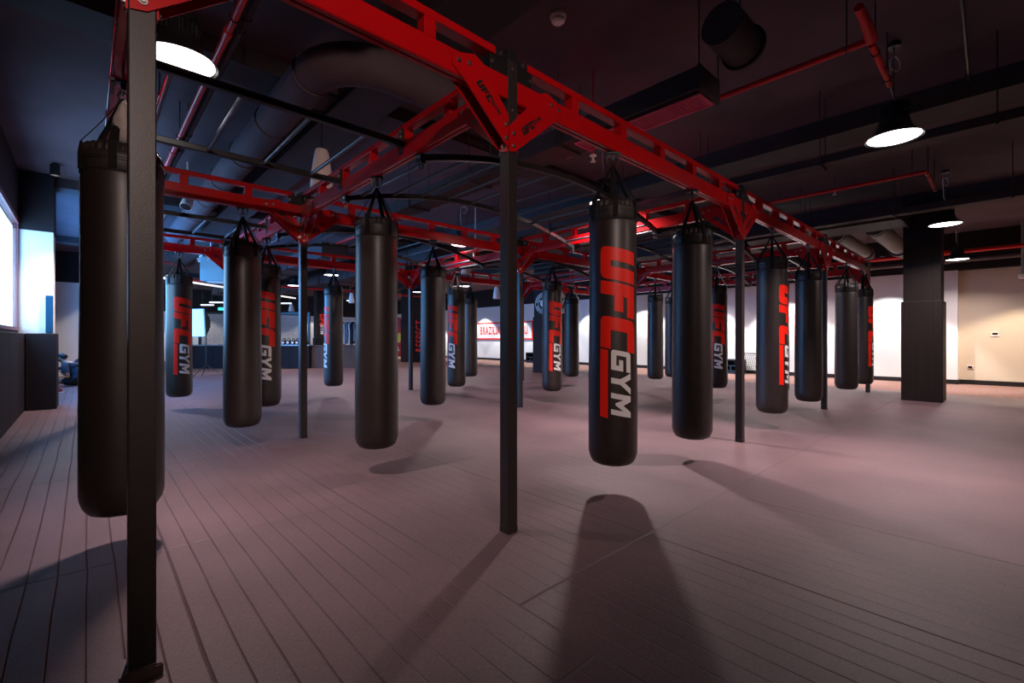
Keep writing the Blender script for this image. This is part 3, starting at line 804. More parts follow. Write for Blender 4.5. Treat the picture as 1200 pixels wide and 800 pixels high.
# dark tray
def rect_duct(lab, a0, a1, b0, b1, z0, z1, name='rectangular_duct', m=None, cat='duct'):
    t = thing(name, lab, cat, W(a0, b0), ROT)
    L = b1 - b0; w = a1 - a0
    bm = BM(); box(bm, 0, w, 0, L, z0, z1, 0.006); obj('casing', bm, m or M['duct'], t)
    n = max(1, int(L / 1.2))
    for i in range(n + 1):
        bm = BM(); y = L * i / n; y = min(max(y, 0.012), L - 0.012)
        box(bm, -0.02, w + 0.02, y - 0.01, y + 0.01, z0 - 0.02, z0 + 0.001); box(bm, -0.02, -0.001, y - 0.01, y + 0.01, z0, z1); box(bm, w + 0.001, w + 0.02, y - 0.01, y + 0.01, z0, z1)
        for x in (-0.01, w + 0.01): cyl(bm, (x, y, z0), (x, y, CEIL - 0.001), 0.005, seg=6)
        obj('flange', bm, m or M['duct'], t)
    return t
rect_duct('dark cable tray crossing behind the big upper right lamp', 5.86, 6.06, -2.6, 8.0, 3.05, 3.14, 'cable_tray', cat='cable tray')
rect_duct('long dark tray in front of the dark column top', 9.3, 9.5, -2.6, 5.0, 3.10, 3.2, 'cable_tray', cat='cable tray')
rect_duct('wide dark duct over the right end of the rig', 10.2, 11.0, 1.2, 8.0, 3.2, 3.55)
rect_duct('dark duct high over the middle of the hall', 6.2, 6.8, 9.5, 22.0, 3.15, 3.5)
rect_duct('dark duct over the counter at back left', 4.1, 4.7, 11.0, 24.0, 3.1, 3.45)
t = rect_duct('dark duct with a maroon grille on its underside, upper right of the central post', 3.52, 3.85, 1.62, 7.5, 3.12, 3.30)
bm = BM()
box(bm, 0.04, 0.06, 0.03, 1.3, 3.085, 3.0995); box(bm, 0.27, 0.29, 0.03, 1.3, 3.085, 3.0995)
for y in (0.03, 0.66, 1.28): box(bm, 0.06, 0.27, y, y + 0.02, 3.085, 3.0995)
for i in range(60): box(bm, 0.06, 0.27, 0.055 + i * 0.0205, 0.055 + i * 0.0205 + 0.013, 3.092, 3.0985)
obj('grille', bm, M['grille'], t)
t = thing('duct_outlet', 'round dark duct end with flange near the ceiling at upper right', 'duct', W(3.36, 1.40, 3.43), ROT)
bm = BM(); cyl(bm, (0, 0, 0), (0.42, 0, 0), 0.145, seg=32); obj('duct_run', bm, M['duct'], t, smooth=40)
bm = BM(); cyl(bm, (0.40, 0, 0), (0.43, 0, 0), 0.165, seg=32); obj('flange', bm, M['duct'], t, smooth=40)
bm = BM(); cyl(bm, (0.1, 0, 0.14), (0.1, 0, CEIL - 3.431), 0.006, seg=6); cyl(bm, (0.35, 0, 0.14), (0.35, 0, CEIL - 3.431), 0.006, seg=6); obj('hanger', bm, M['black_metal'], t)
# curved duct at upper left
t = thing('curved_duct', 'big dark round duct bending across the ceiling at upper left', 'duct', W(0, 0), ROT)
bm = BM()
pts = [(1.48, 13.0, 3.5), (1.48, 8.0, 3.5), (1.48, 5.0, 3.5), (1.48, 4.2, 3.5)] + [(1.48 + 0.5 - 0.5 * math.cos(q), 4.2 - 0.5 * math.sin(q), 3.5) for q in [R(d) for d in range(10, 91, 10)]] + [(3.3, 3.7, 3.5)]
tube(bm, pts, 0.17, 28); obj('duct_run', bm, M['ceil'], t, smooth=40)
for y in (4.2, 5.4, 6.6, 7.8, 9.0, 10.2):
    bm = BM(); tube(bm, [(1.48 + 0.173 * math.cos(q), y, 3.5 + 0.173 * math.sin(q)) for q in [2 * PI * j / 28 for j in range(28)]], 0.01, 6, closed=True)
    obj('duct_seam', bm, M['ceil'], t, smooth=40)

# smoke detector, ceiling discs, sprinkler heads
t = thing('smoke_detector', 'small round white smoke detector on the ceiling at top', 'smoke detector', W(*(lambda X, Z: (X * .7327 + Z * .6805, -X * .6805 + Z * .7327))(0.385, 3.83), CEIL), 0)
bm = BM(); lathe(bm, [(0.068, 0), (0.068, -0.02), (0.06, -0.028), (0.055, -0.028)], 28); obj('base', bm, M['white_plastic'], t, smooth=40)
bm = BM(); lathe(bm, [(0.052, -0.028), (0.056, -0.034), (0.056, -0.05), (0.045, -0.062), (0.02, -0.066)], 28); obj('sensor_cap', bm, M['white_plastic'], t, smooth=40)
bm = BM(); lathe(bm, [(0.057, -0.044), (0.057, -0.047)], 28, cap0=False, cap1=False); obj('slot', bm, M['black_metal'], t)
def ab(px, Z):
    X = (px - 600) / F * Z; return (X * .7327 + Z * .6805, -X * .6805 + Z * .7327)
def zof(y, Z): return EYE + (HY - y) / F * Z
bm = BM(); lathe(bm, [(0.11, 0), (0.11, -0.015), (0.095, -0.025), (0.0005, -0.027)], 32)
o = obj('ceiling_speaker', bm, M['white_plastic'], None, loc=W(*ab(577, 6.1), CEIL), smooth=40); tag(o, 'flat round white ceiling disc just left of the central post', 'ceiling speaker')
for px, y, Z, lab in ((695, 183, 4.6, 'small sprinkler head left above the biggest lettered bag'), (978, 224, 7.4, 'pale ceiling sensor hanging over the last red beam at right')):
    t = thing('fire_sprinkler', lab, 'sprinkler', W(*ab(px, Z), 0), 0)
    z = zof(y, Z)
    bm = BM(); cyl(bm, (0, 0, z), (0, 0, CEIL), 0.008, seg=8); obj('drop_pipe', bm, M['pipe_red'] if px < 800 else M['pipe_grey'], t)
    bm = BM(); lathe(bm, [(0.012, z - 0.06), (0.03, z - 0.055), (0.012, z - 0.045), (0.012, z - 0.01), (0.034, z), (0.034, z + 0.008)], 16); obj('head', bm, M['white_plastic'], t, smooth=40)

# pendant speakers (white bells)
def pendant(px, ytop, ybot, Z, rb, lab):
    zt, zb = zof(ytop, Z), zof(ybot, Z)
    t = thing('pendant_speaker', lab, 'pendant speaker', W(*ab(px, Z), 0), 0, 'white pendant speakers')
    h = zt - zb
    bm = BM(); lathe(bm, [(rb * 0.9, zb), (rb, zb + 0.03 * h), (rb * 0.92, zb + 0.35 * h), (rb * 0.72, zb + 0.75 * h), (rb * 0.60, zb + 0.93 * h), (rb * 0.50, zt - 0.01 * h), (rb * 0.2, zt)], 32)
    s = obj('housing', bm, M['white_plastic'], t, smooth=50)
    bm = BM(); cyl(bm, (0, 0, zt), (0, 0, CEIL), 0.006, seg=6); obj('suspension_wire', bm, M['black_metal'], t)
    bm = BM(); lathe(bm, [(rb * 0.8, zb - 0.006), (rb * 0.8, zb)], 28); obj('speaker_mesh', bm, M['black_metal'], t)
pendant(377, 175, 222, 5.3, 0.125, 'large pinkish-white bell hanging above the beam between the left rails')
pendant(546, 305, 322, 11.0, 0.12, 'white cylindrical pendant under the lit middle lamp, left of central post')
pendant(412, 343, 355, 17.5, 0.11, 'small white bell hanging between left-centre post and pinkish-lettered bag')
pendant(341.5, 356, 365, 22.0, 0.13, 'tiny white bell hanging over the row of dumbbell-like weights')
pendant(582, 336, 350, 14.0, 0.11, 'pale bell pendant half hidden by the central post')
# grey ceiling unit
Z = 12.5
t = thing('hanging_unit', 'grey boxy unit hanging from the ceiling between small lettered bag and plain blue-edged bag', 'ceiling unit', W(*ab(258, Z), 0), 0.25)
z0, z1 = zof(331, Z), zof(303, Z)
bm = BM(); box(bm, -0.38, 0.45, -0.3, 0.3, z0, z1, 0.02); obj('casing', bm, M['grey_plastic'], t)
bm = BM(); box(bm, -0.25, 0.35, -0.2, 0.2, z0 - 0.015, z0 + 0.001); obj('vent_grille', bm, M['white_plastic'], t)
bm = BM()
for x, y in ((-0.33, -0.25), (0.4, -0.25), (-0.33, 0.25), (0.4, 0.25)): cyl(bm, (x, y, z1), (x, y, CEIL), 0.008, seg=6)
obj('hanger', bm, M['pipe_grey'], t)
# spot heads
def spot_head(px, y, Z, lab, aim=(0.5, -0.6, -0.6), s=1.0, power=0):
    z = zof(y, Z); t = thing('spotlight', lab, 'spotlight', W(*ab(px, Z), 0), 0, 'small ceiling spotlights')
    v = Vector(aim).normalized()
    bm = BM(); cyl(bm, (0, 0, z + 0.06 * s), (0, 0, CEIL), 0.01 * s, seg=8); box(bm, -0.04 * s, 0.04 * s, -0.03 * s, 0.03 * s, z + 0.05 * s, z + 0.11 * s, 0.005); obj('stem', bm, M['white_plastic'], t)
    bm = BM(); c = Vector((0, 0, z)); cyl(bm, c - v * 0.09 * s, c + v * 0.09 * s, 0.05 * s, 0.06 * s, seg=20); obj('lamp_head', bm, M['white_plastic'], t, smooth=40)
    bm = BM(); cyl(bm, c + v * 0.0905 * s, c + v * 0.094 * s, 0.052 * s, seg=20); obj('lens', bm, M['tube_lit'] if px > 500 else M['black_metal'], t)
spot_head(220, 236, 7.0, 'white spotlight head over the small lettered bag, right of the foreground post', (0.1, -0.5, -0.8), 1.3)
spot_head(247, 300, 11.8, 'white spotlight head left of the grey hanging unit', (-0.6, -0.6, -0.3), 1.2)
spot_head(236, 304, 12.6, 'small spotlight head lower left of the grey hanging unit', (-0.6, -0.6, -0.3), 1.0)
spot_head(557, 298, 9.3, 'small lit spotlight near the glaring red beam left of central post', (0.2, -0.7, -0.6), 0.9)

# ------------------------------------------------------------------ columns
def column(px, Zc, la, lb, lab, padh, word=None, emblem=False, m=None, face_txt=None):
    """near corner at (px, Zc); la along a, lb along b"""
    a, b = ab(px, Zc)
    t = thing('padded_column', lab, 'column', W(a, b), ROT)
    bm = BM(); box(bm, 0.03, la - 0.03, 0.03, lb - 0.03, 0, CEIL - 0.001); obj('shaft', bm, M['wrap'], t)
    bm = BM(); box(bm, 0, la, 0, lb, 0, padh, 0.012); obj('padding', bm, m or M['wrap'], t)
    return t
column(1105, 8.23, 0.7, 0.58, 'tall dark square column standing right of the rig before the white wall', 1.85)
t = column(647, 15.2, 0.95, 0.9, 'blue-lit dark column with round emblems behind the lettered bag right of the central post', 1.9, m=M['pad'])
def emblem(parent, face):
    zc = 2.36
    def P(u, v, d): return Vector((0.029 - d, 0.45 - u, zc + v)) if face == 'a' else Vector((0.475 + u, 0.029 - d, zc + v))
    bm = BM()
    def ring(r0, r1, q0=0, q1=360, n=48):
        A = []; B = []
        m_ = max(2, int(n * (q1 - q0) / 360))
        for k in range(m_ + 1):
            q = R(q0 + (q1 - q0) * k / m_)
            A.append((bm.verts.new(P(r0 * math.cos(q), r0 * math.sin(q), 0.004)), bm.verts.new(P(r1 * math.cos(q), r1 * math.sin(q), 0.004)), bm.verts.new(P(r1 * math.cos(q), r1 * math.sin(q), 0)), bm.verts.new(P(r0 * math.cos(q), r0 * math.sin(q), 0))))
        for X, Y in zip(A, A[1:]):
            for k in range(4): bm.faces.new((X[k], X[(k + 1) % 4], Y[(k + 1) % 4], Y[k]))
    ring(0.33, 0.35); ring(0.205, 0.22)
    k = 0
    for q in list(range(20, 165, 16)) + list(range(200, 345, 16)):
        ring(0.245, 0.305, q, q + 9)
    for r0, r1 in ((0.02, 0.12), ): ring(r0, r1)
    for q in (30, 150, 270): ring(0.125, 0.19, q - 8, q + 8)
    obj('emblem', bm, M['print_white'], parent)
emblem(t, 'a'); emblem(t, 'b')
t = column(482, 22.5, 1.0, 1.05, 'far dark column with a red vertical word, left of the plain blue-sided bag', 2.1, m=M['pad'])
me = text_mesh('RESPECT', 0.66, shear=0.25, ext=0.002, sx=0.52, bold=0.010)
me.materials.append(M['print_red'])
o = bpy.data.objects.new('vertical_lettering', me); C.objects.link(o); o.parent = t
o.rotation_euler = (PI / 2, -PI / 2, 0); o.location = (0.5, -0.004, 1.25)
t = column(371, 21.5, 0.5, 0.5, 'narrow dark column with vertical lettering behind the counter', 1.2, m=M['pad'])
me = text_mesh('UFC', 0.28, shear=0.25, ext=0.002, bold=0.012); me.materials.append(M['print_red'])
o = bpy.data.objects.new('red_lettering', me); C.objects.link(o); o.parent = t; o.rotation_euler = (PI / 2, PI / 2, 0); o.location = (0.25, 0.022, 2.05)
me = text_mesh('GYM', 0.20, shear=0.25, ext=0.002, bold=0.008); me.materials.append(M['print_white'])
o = bpy.data.objects.new('white_lettering', me); C.objects.link(o); o.parent = t; o.rotation_euler = (PI / 2, PI / 2, 0); o.location = (0.25, 0.022, 1.62)

# pilasters on the left wall
def pilaster(b0, b1, a1, lab, pad=True, strip=True):
    t = thing('wall_pilaster', lab, 'pilaster', W(A0, b0), ROT)
    bm = BM(); w = a1 - A0; d = b1 - b0
    box(bm, -0.02, w, 0, d, 0, 2.9); obj('white_face', bm, M['white_wall'], t)
    bm = BM(); box(bm, -0.02, w + 0.01, -0.01, d + 0.01, 2.9, CEIL - 0.001); obj('dark_top', bm, M['dark'], t)
    if pad:
        bm = BM(); box(bm, 0.072, w + 0.042, -0.07, d + 0.02, 0, 1.24, 0.014); obj('padding', bm, M['pad'], t)
    if strip:
        bm = BM(); box(bm, w - 0.09, w - 0.002, -0.03, -0.001, 1.25, 1.86, 0.003); obj('blue_strip', bm, M['blue_pad'], t)
    return t
pilaster(10.68, 11.3, A0 + 0.394, 'white wall pier with dark padded foot beside the bright window at left edge')
pilaster(19.75, 20.4, -0.06, 'farther white wall pier above the sitting person', pad=False)

# ------------------------------------------------------------------ far left: fenced ring, counter, shop
Zf = 17.8
a_, b_ = ab(226, 17.6)
t = thing('fighting_cage', 'fenced ring on a black padded base behind the left bags', 'cage', (0, 0, 0), 0)
x0 = (205 - 600) / F * Zf; x1 = (362 - 600) / F * Zf
bm = BM(); n = 7
for i in range(n):
    xa = x0 + (x1 - x0) * i / n; xb = x0 + (x1 - x0) * (i + 1) / n
    box(bm, xa + 0.004, xb - 0.004, Zf, Zf + 0.25, 0, 0.88, 0.012)
obj('padded_base', bm, M['pad'], t)
bm = BM(); box(bm, x0, x1, Zf + 0.02, Zf + 0.2, 0.88, 0.93, 0.01); obj('ledge', bm, M['teal'], t)
bm = BM(); xf = x0 + 0.9
z0, z1 = 0.93, 2.12; xe = x1
cell = 0.085
def strand(p, q, r=0.005):
    ribbon(bm, [p, q], r * 2, r * 2, (0, 1, 0))
w_, h_ = xe - xf, z1 - z0
k = -int(h_ / cell) - 1
while k * cell < w_:
    for s in (0, 1):
        # diagonal clipped to the rectangle
        xs = k * cell
        u0 = max(0, -xs); u1 = min(h_, w_ - xs)
        if u1 > u0:
            if s == 0: p, q = (xf + xs + u0, Zf + 0.1, z0 + u0), (xf + xs + u1, Zf + 0.1, z0 + u1)
            else: p, q = (xf + xs + u0, Zf + 0.11, z1 - u0), (xf + xs + u1, Zf + 0.11, z1 - u1)
            strand(p, q)
    k += 1
obj('wire_mesh', bm, M['black_metal'], t)
bm = BM(); box(bm, xf - 0.02, xe, Zf + 0.07, Zf + 0.14, z1, z1 + 0.07, 0.01); obj('top_rail', bm, M['black_metal'], t)
for x in (xf, xf + w_ * 0.52, xe - 0.04):
    bm = BM(); box(bm, x - 0.04, x + 0.04, Zf + 0.06, Zf + 0.15, 0.93, z1 + 0.02, 0.01); obj('fence_post', bm, M['black_metal'], t)
# dumbbells / kettlebells on the ledge
def make_weight():
    t = thing('kettlebell', 'x', 'kettlebell')
    bm = BM(); lathe(bm, [(0.05, 0.0), (0.085, 0.02), (0.10, 0.07), (0.085, 0.13), (0.05, 0.16), (0.02, 0.165)], 20); obj('body', bm, M['rubber'], t, smooth=60)
    bm = BM(); tube(bm, [(0.055 * math.cos(q), 0, 0.15 + 0.09 * math.sin(q)) for q in [PI * k / 10 for k in range(11)]], 0.016, 8); obj('handle', bm, M['rubber'], t, smooth=60)
    bm = BM(); cyl(bm, (0, -0.099, 0.075), (0, -0.106, 0.075), 0.05, 0.045, seg=20); obj('label_disc', bm, M['print_white'], t)
    return t
wt = None
for k, px in enumerate((325, 333, 338.5, 344, 349, 360)):
    loc = ((px - 600) / F * (Zf + 0.1), Zf + 0.10, 0.932)
    lab = ['round black weight at left end of the row on the cage ledge', 'second round weight from the left on the cage ledge', 'third round weight from the left on the cage ledge', 'fourth round weight from the left on the cage ledge', 'round weight on the ledge just left of the left-centre post', 'round weight on the ledge right behind the left-centre post'][k]
    if wt is None: wt = make_weight(); wt.location = loc; wt['label'] = lab; wt['group'] = 'round weights on the cage ledge'
    else: dup(wt, loc, 0, lab, 'round weights on the cage ledge')
# softbox on its stand
Zs = 13.5
t = thing('softbox_light', 'glowing pale blue photo softbox on a tripod beside the small lettered bag', 'softbox', ((233 - 600) / F * Zs, Zs, 0), R(-12))
zb, zt = zof(394, Zs), zof(362, Zs)
bm = BM(); prism(bm, [(-0.22, zb), (0.22, zb), (0.17, zt), (-0.22, zt)], 'y', -0.03, 0.02); obj('diffuser', bm, M['softbox'], t)
bm = BM()
A = [(-0.235, zb - 0.015), (0.235, zb - 0.015), (0.185, zt + 0.015), (-0.235, zt + 0.015)]
va = [bm.verts.new((x, 0.021, z)) for x, z in A]; vb = [bm.verts.new((x * 0.25 + 0.03, 0.32, (z - (zb + zt) / 2) * 0.25 + (zb + zt) / 2)) for x, z in A]
bm.faces.new(va); bm.faces.new(vb[::-1])
for k in range(4): bm.faces.new((va[k], vb[k], vb[(k + 1) % 4], va[(k + 1) % 4]))
obj('hood', bm, M['black_metal'], t)
bm = BM(); cyl(bm, (0.05, 0.2, 0.35), (0.05, 0.2, zb + 0.35), 0.014, seg=8); obj('pole', bm, M['black_metal'], t)
for k in range(3):
    q = 2 * PI * k / 3 + 0.5
    bm = BM(); cyl(bm, (0.05, 0.2, 0.38), (0.05 + 0.5 * math.cos(q), 0.2 + 0.5 * math.sin(q), 0.012), 0.012, seg=8); obj('leg', bm, M['black_metal'], t)
# wood counter
t = thing('reception_counter', 'brown wood-panelled counter behind the bag with pinkish letters', 'counter', ((364 - 600) / F * 18.1, 18.1, 0), R(14))
bm = BM(); n = 12
for i in range(n): box(bm, i * 0.16 + 0.002, (i + 1) * 0.16 - 0.002, 0, 0.6, 0, 0.86, 0.003)
obj('panelling', bm, M['wood'], t)
bm = BM(); box(bm, -0.03, 1.95, -0.05, 0.65, 0.861, 0.90, 0.006); obj('worktop', bm, M['wood'], t)
# red panel behind counter
Zr = 22.0
bm = BM(); box(bm, (368 - 600) / F * Zr, (385 - 600) / F * Zr, Zr + 0.6, Zr + 0.66, 0.0, 1.35, 0.01)
o = obj('display_panel', bm, M['poster'], None); tag(o, 'low dark red panel behind the wood counter', 'panel')
# clothes rail
Zc = 19.5
xr0, xr1 = (401 - 600) / F * Zc, (424 - 600) / F * Zc
t = thing('clothes_rail', 'metal clothes rail of the shop corner, left of the big plain bag', 'clothes rail', (xr0, Zc, 0), 0)
L = xr1 - xr0
bm = BM(); cyl(bm, (0, 0, 1.95), (L, 0, 1.95), 0.015, seg=8); obj('bar', bm, M['teal'], t)
for x in (0.0, L):
    bm = BM(); cyl(bm, (x, 0, 0), (x, 0, 2.35), 0.02, seg=8); obj('upright', bm, M['teal'], t)
bm = BM(); box(bm, -0.05, L + 0.05, -0.25, 0.25, 0.35, 0.42, 0.01); obj('shelf', bm, M['black_metal'], t)
cols_ = ['print_red', 'cloth_white', 'cloth_grey', 'cloth_white', 'shorts', 'cloth_grey', 'cloth_white', 'cloth_white']
names = ['red', 'first white', 'grey', 'second white', 'black', 'second grey', 'third white', 'last white']
for k in range(8):
    x = xr0 + L * (k + 0.5) / 8
    t = thing('hanging_garment', '%s garment from the left on the distant clothes rail' % names[k], 'garment', (x, Zc, 0), 0, 'garments on the clothes rail')
    bm = BM(); prism(bm, [(-0.26, 1.72), (-0.15, 1.82), (-0.05, 1.87), (0.05, 1.87), (0.15, 1.82), (0.26, 1.72), (0.22, 1.55), (0.19, 1.60), (0.20, 0.85 + 0.1 * (k % 3)), (-0.20, 0.85 + 0.1 * (k % 3)), (-0.19, 1.60), (-0.22, 1.55)], 'x', -0.03, 0.03)
    obj('shirt', bm, M[cols_[k]], t)
    bm = BM(); tube(bm, [(0, 0, 1.86), (0, 0, 1.91), (0, 0.014, 1.93), (0, 0.016, 1.955), (0, 0, 1.968)], 0.004, 5); obj('hanger_hook', bm, M['teal'], t)
# posters on the far wall
Zp = 27.0
def far_poster(px0, px1, y0, y1, Zp, m, lab, rot=0.0, name='poster'):
    xa, xb = (px0 - 600) / F * Zp, (px1 - 600) / F * Zp
    t = thing(name, lab, 'poster', ((xa + xb) / 2, Zp, 0), rot)
    w = (xb - xa) / 2
    bm = BM(); box(bm, -w, w, 0, 0.04, zof(y1, Zp), zof(y0, Zp), 0.004); obj('panel', bm, m, t)
    return t, w
t, w = far_poster(458, 473, 372, 418, 24.5, M['poster'], 'red poster with a yellow shape between big plain bag and far dark column')
bm = BM(); prism(bm, [(-0.05, 1.0), (0.15, 0.95), (0.24, 1.35), (0.12, 1.5), (-0.02, 1.3)], 'y', -0.012, -0.001); obj('yellow_shape', bm, M['yellow'], t)
bm = BM(); prism(bm, [(-0.3, 0.6), (0.1, 0.5), (0.0, 0.9), (-0.15, 1.05), (-0.3, 0.9)], 'y', -0.012, -0.001); obj('white_shape', bm, M['print_white'], t)
bm = BM(); box(bm, (373 - 600) / F * 25, (386 - 600) / F * 25, 25.0, 25.05, zof(392, 25), zof(378, 25))
o = obj('lightbox', bm, M['tube_lit'], None); tag(o, 'bright white lit panel behind the counter, left of the pinkish-lettered bag', 'light panel')
# ceiling strip lights back left
for k, (px, y, Z, Lh, lab) in enumerate(((255, 355, 18.0, 0.30, 'strip light over the cage, nearer the plain bag'), (243, 358, 19.0, 0.25, 'strip light over the cage, just right of the small lettered bag'), (330, 356, 19.0, 0.4, 'faint strip light left of the left-centre post'))):
    a, b = ab(px, Z)
    t = thing('strip_light', lab, 'strip light', W(a, b), 0, 'short strip lights at the back')
    z = zof(y, Z)
    bm = BM(); box(bm, -Lh, Lh, -0.05, 0.05, z, z + 0.05, 0.004); obj('tube', bm, M['tube_lit'], t)
    bm = BM()
    for x in (-Lh * 0.8, Lh * 0.8): cyl(bm, (x, 0, z + 0.05), (x, 0, CEIL), 0.006, seg=5)
    obj('hanger', bm, M['black_metal'], t)
bm = BM(); a, b = ab(259, 17.0)
t = thing('exit_sign', 'tiny glowing green sign over the cage fence', 'exit sign', W(a, b), 0)
z = zof(362, 17.0)
bm = BM(); box(bm, -0.1, 0.12, -0.02, 0.02, z - 0.05, z + 0.06, 0.004); obj('lit_panel', bm, M['exit'], t)
bm = BM(); cyl(bm, (0, 0, z + 0.06), (0, 0, CEIL), 0.006, seg=5); obj('hanger', bm, M['black_metal'], t)

# martial-arts sign on the long white wall
def on_right(px, y, off=0.0):
    # point of the plane a = A1 - off seen at px, y
    a = A1 - off; b = col_b(px, a); p = W(a, b); return b, EYE + (HY - y) / F * p.y
bL, zT = on_right(558.5, 380.5); bR, zBm = on_right(625, 398)
zT = 2.05; zBm = 1.12
t = thing('wall_sign', 'white wall sign with red frame and red capitals, behind the central post', 'sign', W(A1, bR), ROT)
Ls = bL - bR
bm = BM(); box(bm, -0.03, -0.004, 0, Ls, zBm, zT); obj('sign_board', bm, M['white_wall'], t)
bm = BM(); fr = 0.07
box(bm, -0.045, -0.031, 0, Ls, zT - fr, zT); box(bm, -0.045, -0.031, 0, Ls, zBm, zBm + fr)
box(bm, -0.045, -0.031, 0, fr, zBm + fr, zT - fr); box(bm, -0.045, -0.031, Ls - fr, Ls, zBm + fr, zT - fr)
obj('red_frame', bm, M['print_red'], t)
me = text_mesh('BRAZILIAN JIU-JITSU', 0.60, ext=0.004, sx=1.0, bold=0.010); me.materials.append(M['print_red'])
xs = [v.co.x for v in me.vertices]; wd = max(xs) - min(xs)
for v in me.vertices: v.co.x *= (Ls - 0.75) / wd
o = bpy.data.objects.new('red_capitals', me); C.objects.link(o); o.parent = t
o.rotation_euler = (PI / 2, 0, -PI / 2); o.location = (-0.036, Ls / 2, (zT + zBm) / 2)

# boxes at the foot of the white wall
def wall_box(px0, px1, ytop, lab, name, depth=0.5):
    a = A1 - 0.05; b1 = col_b(px0, a - depth); b0 = col_b(px1, a - depth)
    p = W(a - depth, (b0 + b1) / 2); h = EYE + (HY - ytop) / F * p.y
    t = thing(name, lab, name.replace('_', ' '), W(a - depth, b0), ROT)
    L = b1 - b0
    bm = BM(); box(bm, 0, depth - 0.02, 0, L, 0.05, 0.12); box(bm, 0, depth - 0.02, 0, L, h - 0.05, h); box(bm, 0, depth - 0.02, 0, 0.05, 0.12, h - 0.05); box(bm, 0, depth - 0.02, L - 0.05, L, 0.12, h - 0.05)
    box(bm, depth - 0.04, depth - 0.02, 0.05, L - 0.05, 0.12, h - 0.05)
    obj('frame', bm, M['skirting'], t)
    bm = BM(); box(bm, 0.02, depth - 0.05, 0.051, L - 0.051, h * 0.52, h * 0.52 + 0.03); box(bm, 0.02, depth - 0.05, L / 2, L / 2 + 0.03, 0.121, h * 0.52 - 0.001); obj('divider', bm, M['blue_dark'], t)
    bm = BM(); box(bm, -0.01, depth - 0.02, 0, L, 0, 0.049); obj('blue_base', bm, M['blue_dark'], t)
wall_box(845, 868, 421, 'black open rack at the white wall foot left of second right-hand post', 'storage_rack')
wall_box(616, 627, 413, 'black low box against white wall beside the wall sign', 'storage_rack')
a = A1 - 0.45; b = col_b(887, a) - 0.05
t = thing('folded_net_goal', 'small dark netted frame leaning at the white wall right of second right-hand post', 'net frame', W(a, b), ROT)
bm = BM()
for y in (0.0, 0.55):
    tube(bm, [(0, y, 0.01), (0.0, y, 0.68), (0.38, y, 0.02), (0, y, 0.01)], 0.018, 6)
tube(bm, [(0, 0, 0.68), (0, 0.55, 0.68)], 0.018, 6); obj('frame', bm, M['skirting'], t)
bm = BM()
for i in range(10):
    u = i / 9; ribbon(bm, [(0.0, 0.55 * u, 0.68), (0.38, 0.55 * u, 0.02)], 0.01, 0.006, (0, 1, 0)); ribbon(bm, [(0.38 * u, 0, 0.68 - 0.66 * u), (0.38 * u, 0.55, 0.68 - 0.66 * u)], 0.01, 0.006, (1, 0, 0))
obj('net', bm, M['skirting'], t)
# thermostat and socket on the beige wall
for px, y, w, h, nm, lab in ((1166, 391.5, 0.15, 0.11, 'thermostat', 'white thermostat plate on the beige wall at right'), (1137, 430, 0.12, 0.09, 'wall_socket', 'dark socket plate low on the beige wall')):
    a = A1 + 0.22; b = col_b(px, a); p = W(a, b); z = EYE + (HY - y) / F * p.y
    t = thing(nm, lab, nm.replace('_', ' '), W(a, b, z), ROT)
    bm = BM(); box(bm, -0.02, -0.001, -w / 2, w / 2, -h / 2, h / 2, 0.004); obj('plate', bm, M['white_plastic'], t)
    bm = BM(); box(bm, -0.028, -0.0205, -w * 0.32, w * 0.32, -h * (0.1 if nm == 'thermostat' else 0.32), h * 0.32, 0.002); obj('dark_face', bm, M['black_metal'], t)
# loudspeaker high at right edge
Z = 10.5; a, b = ab(1199.5, Z)
t = thing('wall_camera', 'pale device hanging at the right picture edge under the ceiling', 'camera', W(a, b), ROT)
z = zof(326, Z)
bm = BM(); box(bm, -0.08, 0.08, -0.08, 0.08, z, z + 0.1, 0.02); obj('housing', bm, M['white_plastic'], t)
bm = BM(); cyl(bm, (0, 0, z + 0.1), (0, 0, CEIL), 0.04, seg=12); obj('drop_tube', bm, M['grey_plastic'], t)

# ------------------------------------------------------------------ the person sitting on the floor
def skin_body(name, verts, edges, radii, m, parent, root=0, sub=2):
    me = bpy.data.meshes.new(name); me.from_pydata([Vector(v) for v in verts], edges, [])
    o = bpy.data.objects.new(name, me); C.objects.link(o)
    sk = o.modifiers.new('skin', 'SKIN'); sk.use_smooth_shade = True
    lay = me.skin_vertices[0] if me.skin_vertices else None
    if lay is None: raise RuntimeError('no skin layer')
    for i, r in enumerate(radii):
        lay.data[i].radius = r if isinstance(r, tuple) else (r, r)
        lay.data[i].use_root = (i == root)
    sb = o.modifiers.new('sub', 'SUBSURF'); sb.levels = sub; sb.render_levels = sub
    bpy.context.view_layer.update()
    dg = bpy.context.evaluated_depsgraph_get()
    me2 = bpy.data.meshes.new_from_object(o.evaluated_get(dg)); bpy.data.objects.remove(o)
    me2.materials.clear(); me2.materials.append(m)
    me2.polygons.foreach_set('use_smooth', [True] * len(me2.polygons))
    o = bpy.data.objects.new(name, me2); C.objects.link(o); o.parent = parent
    return o
def ensure_skin(me):
    pass
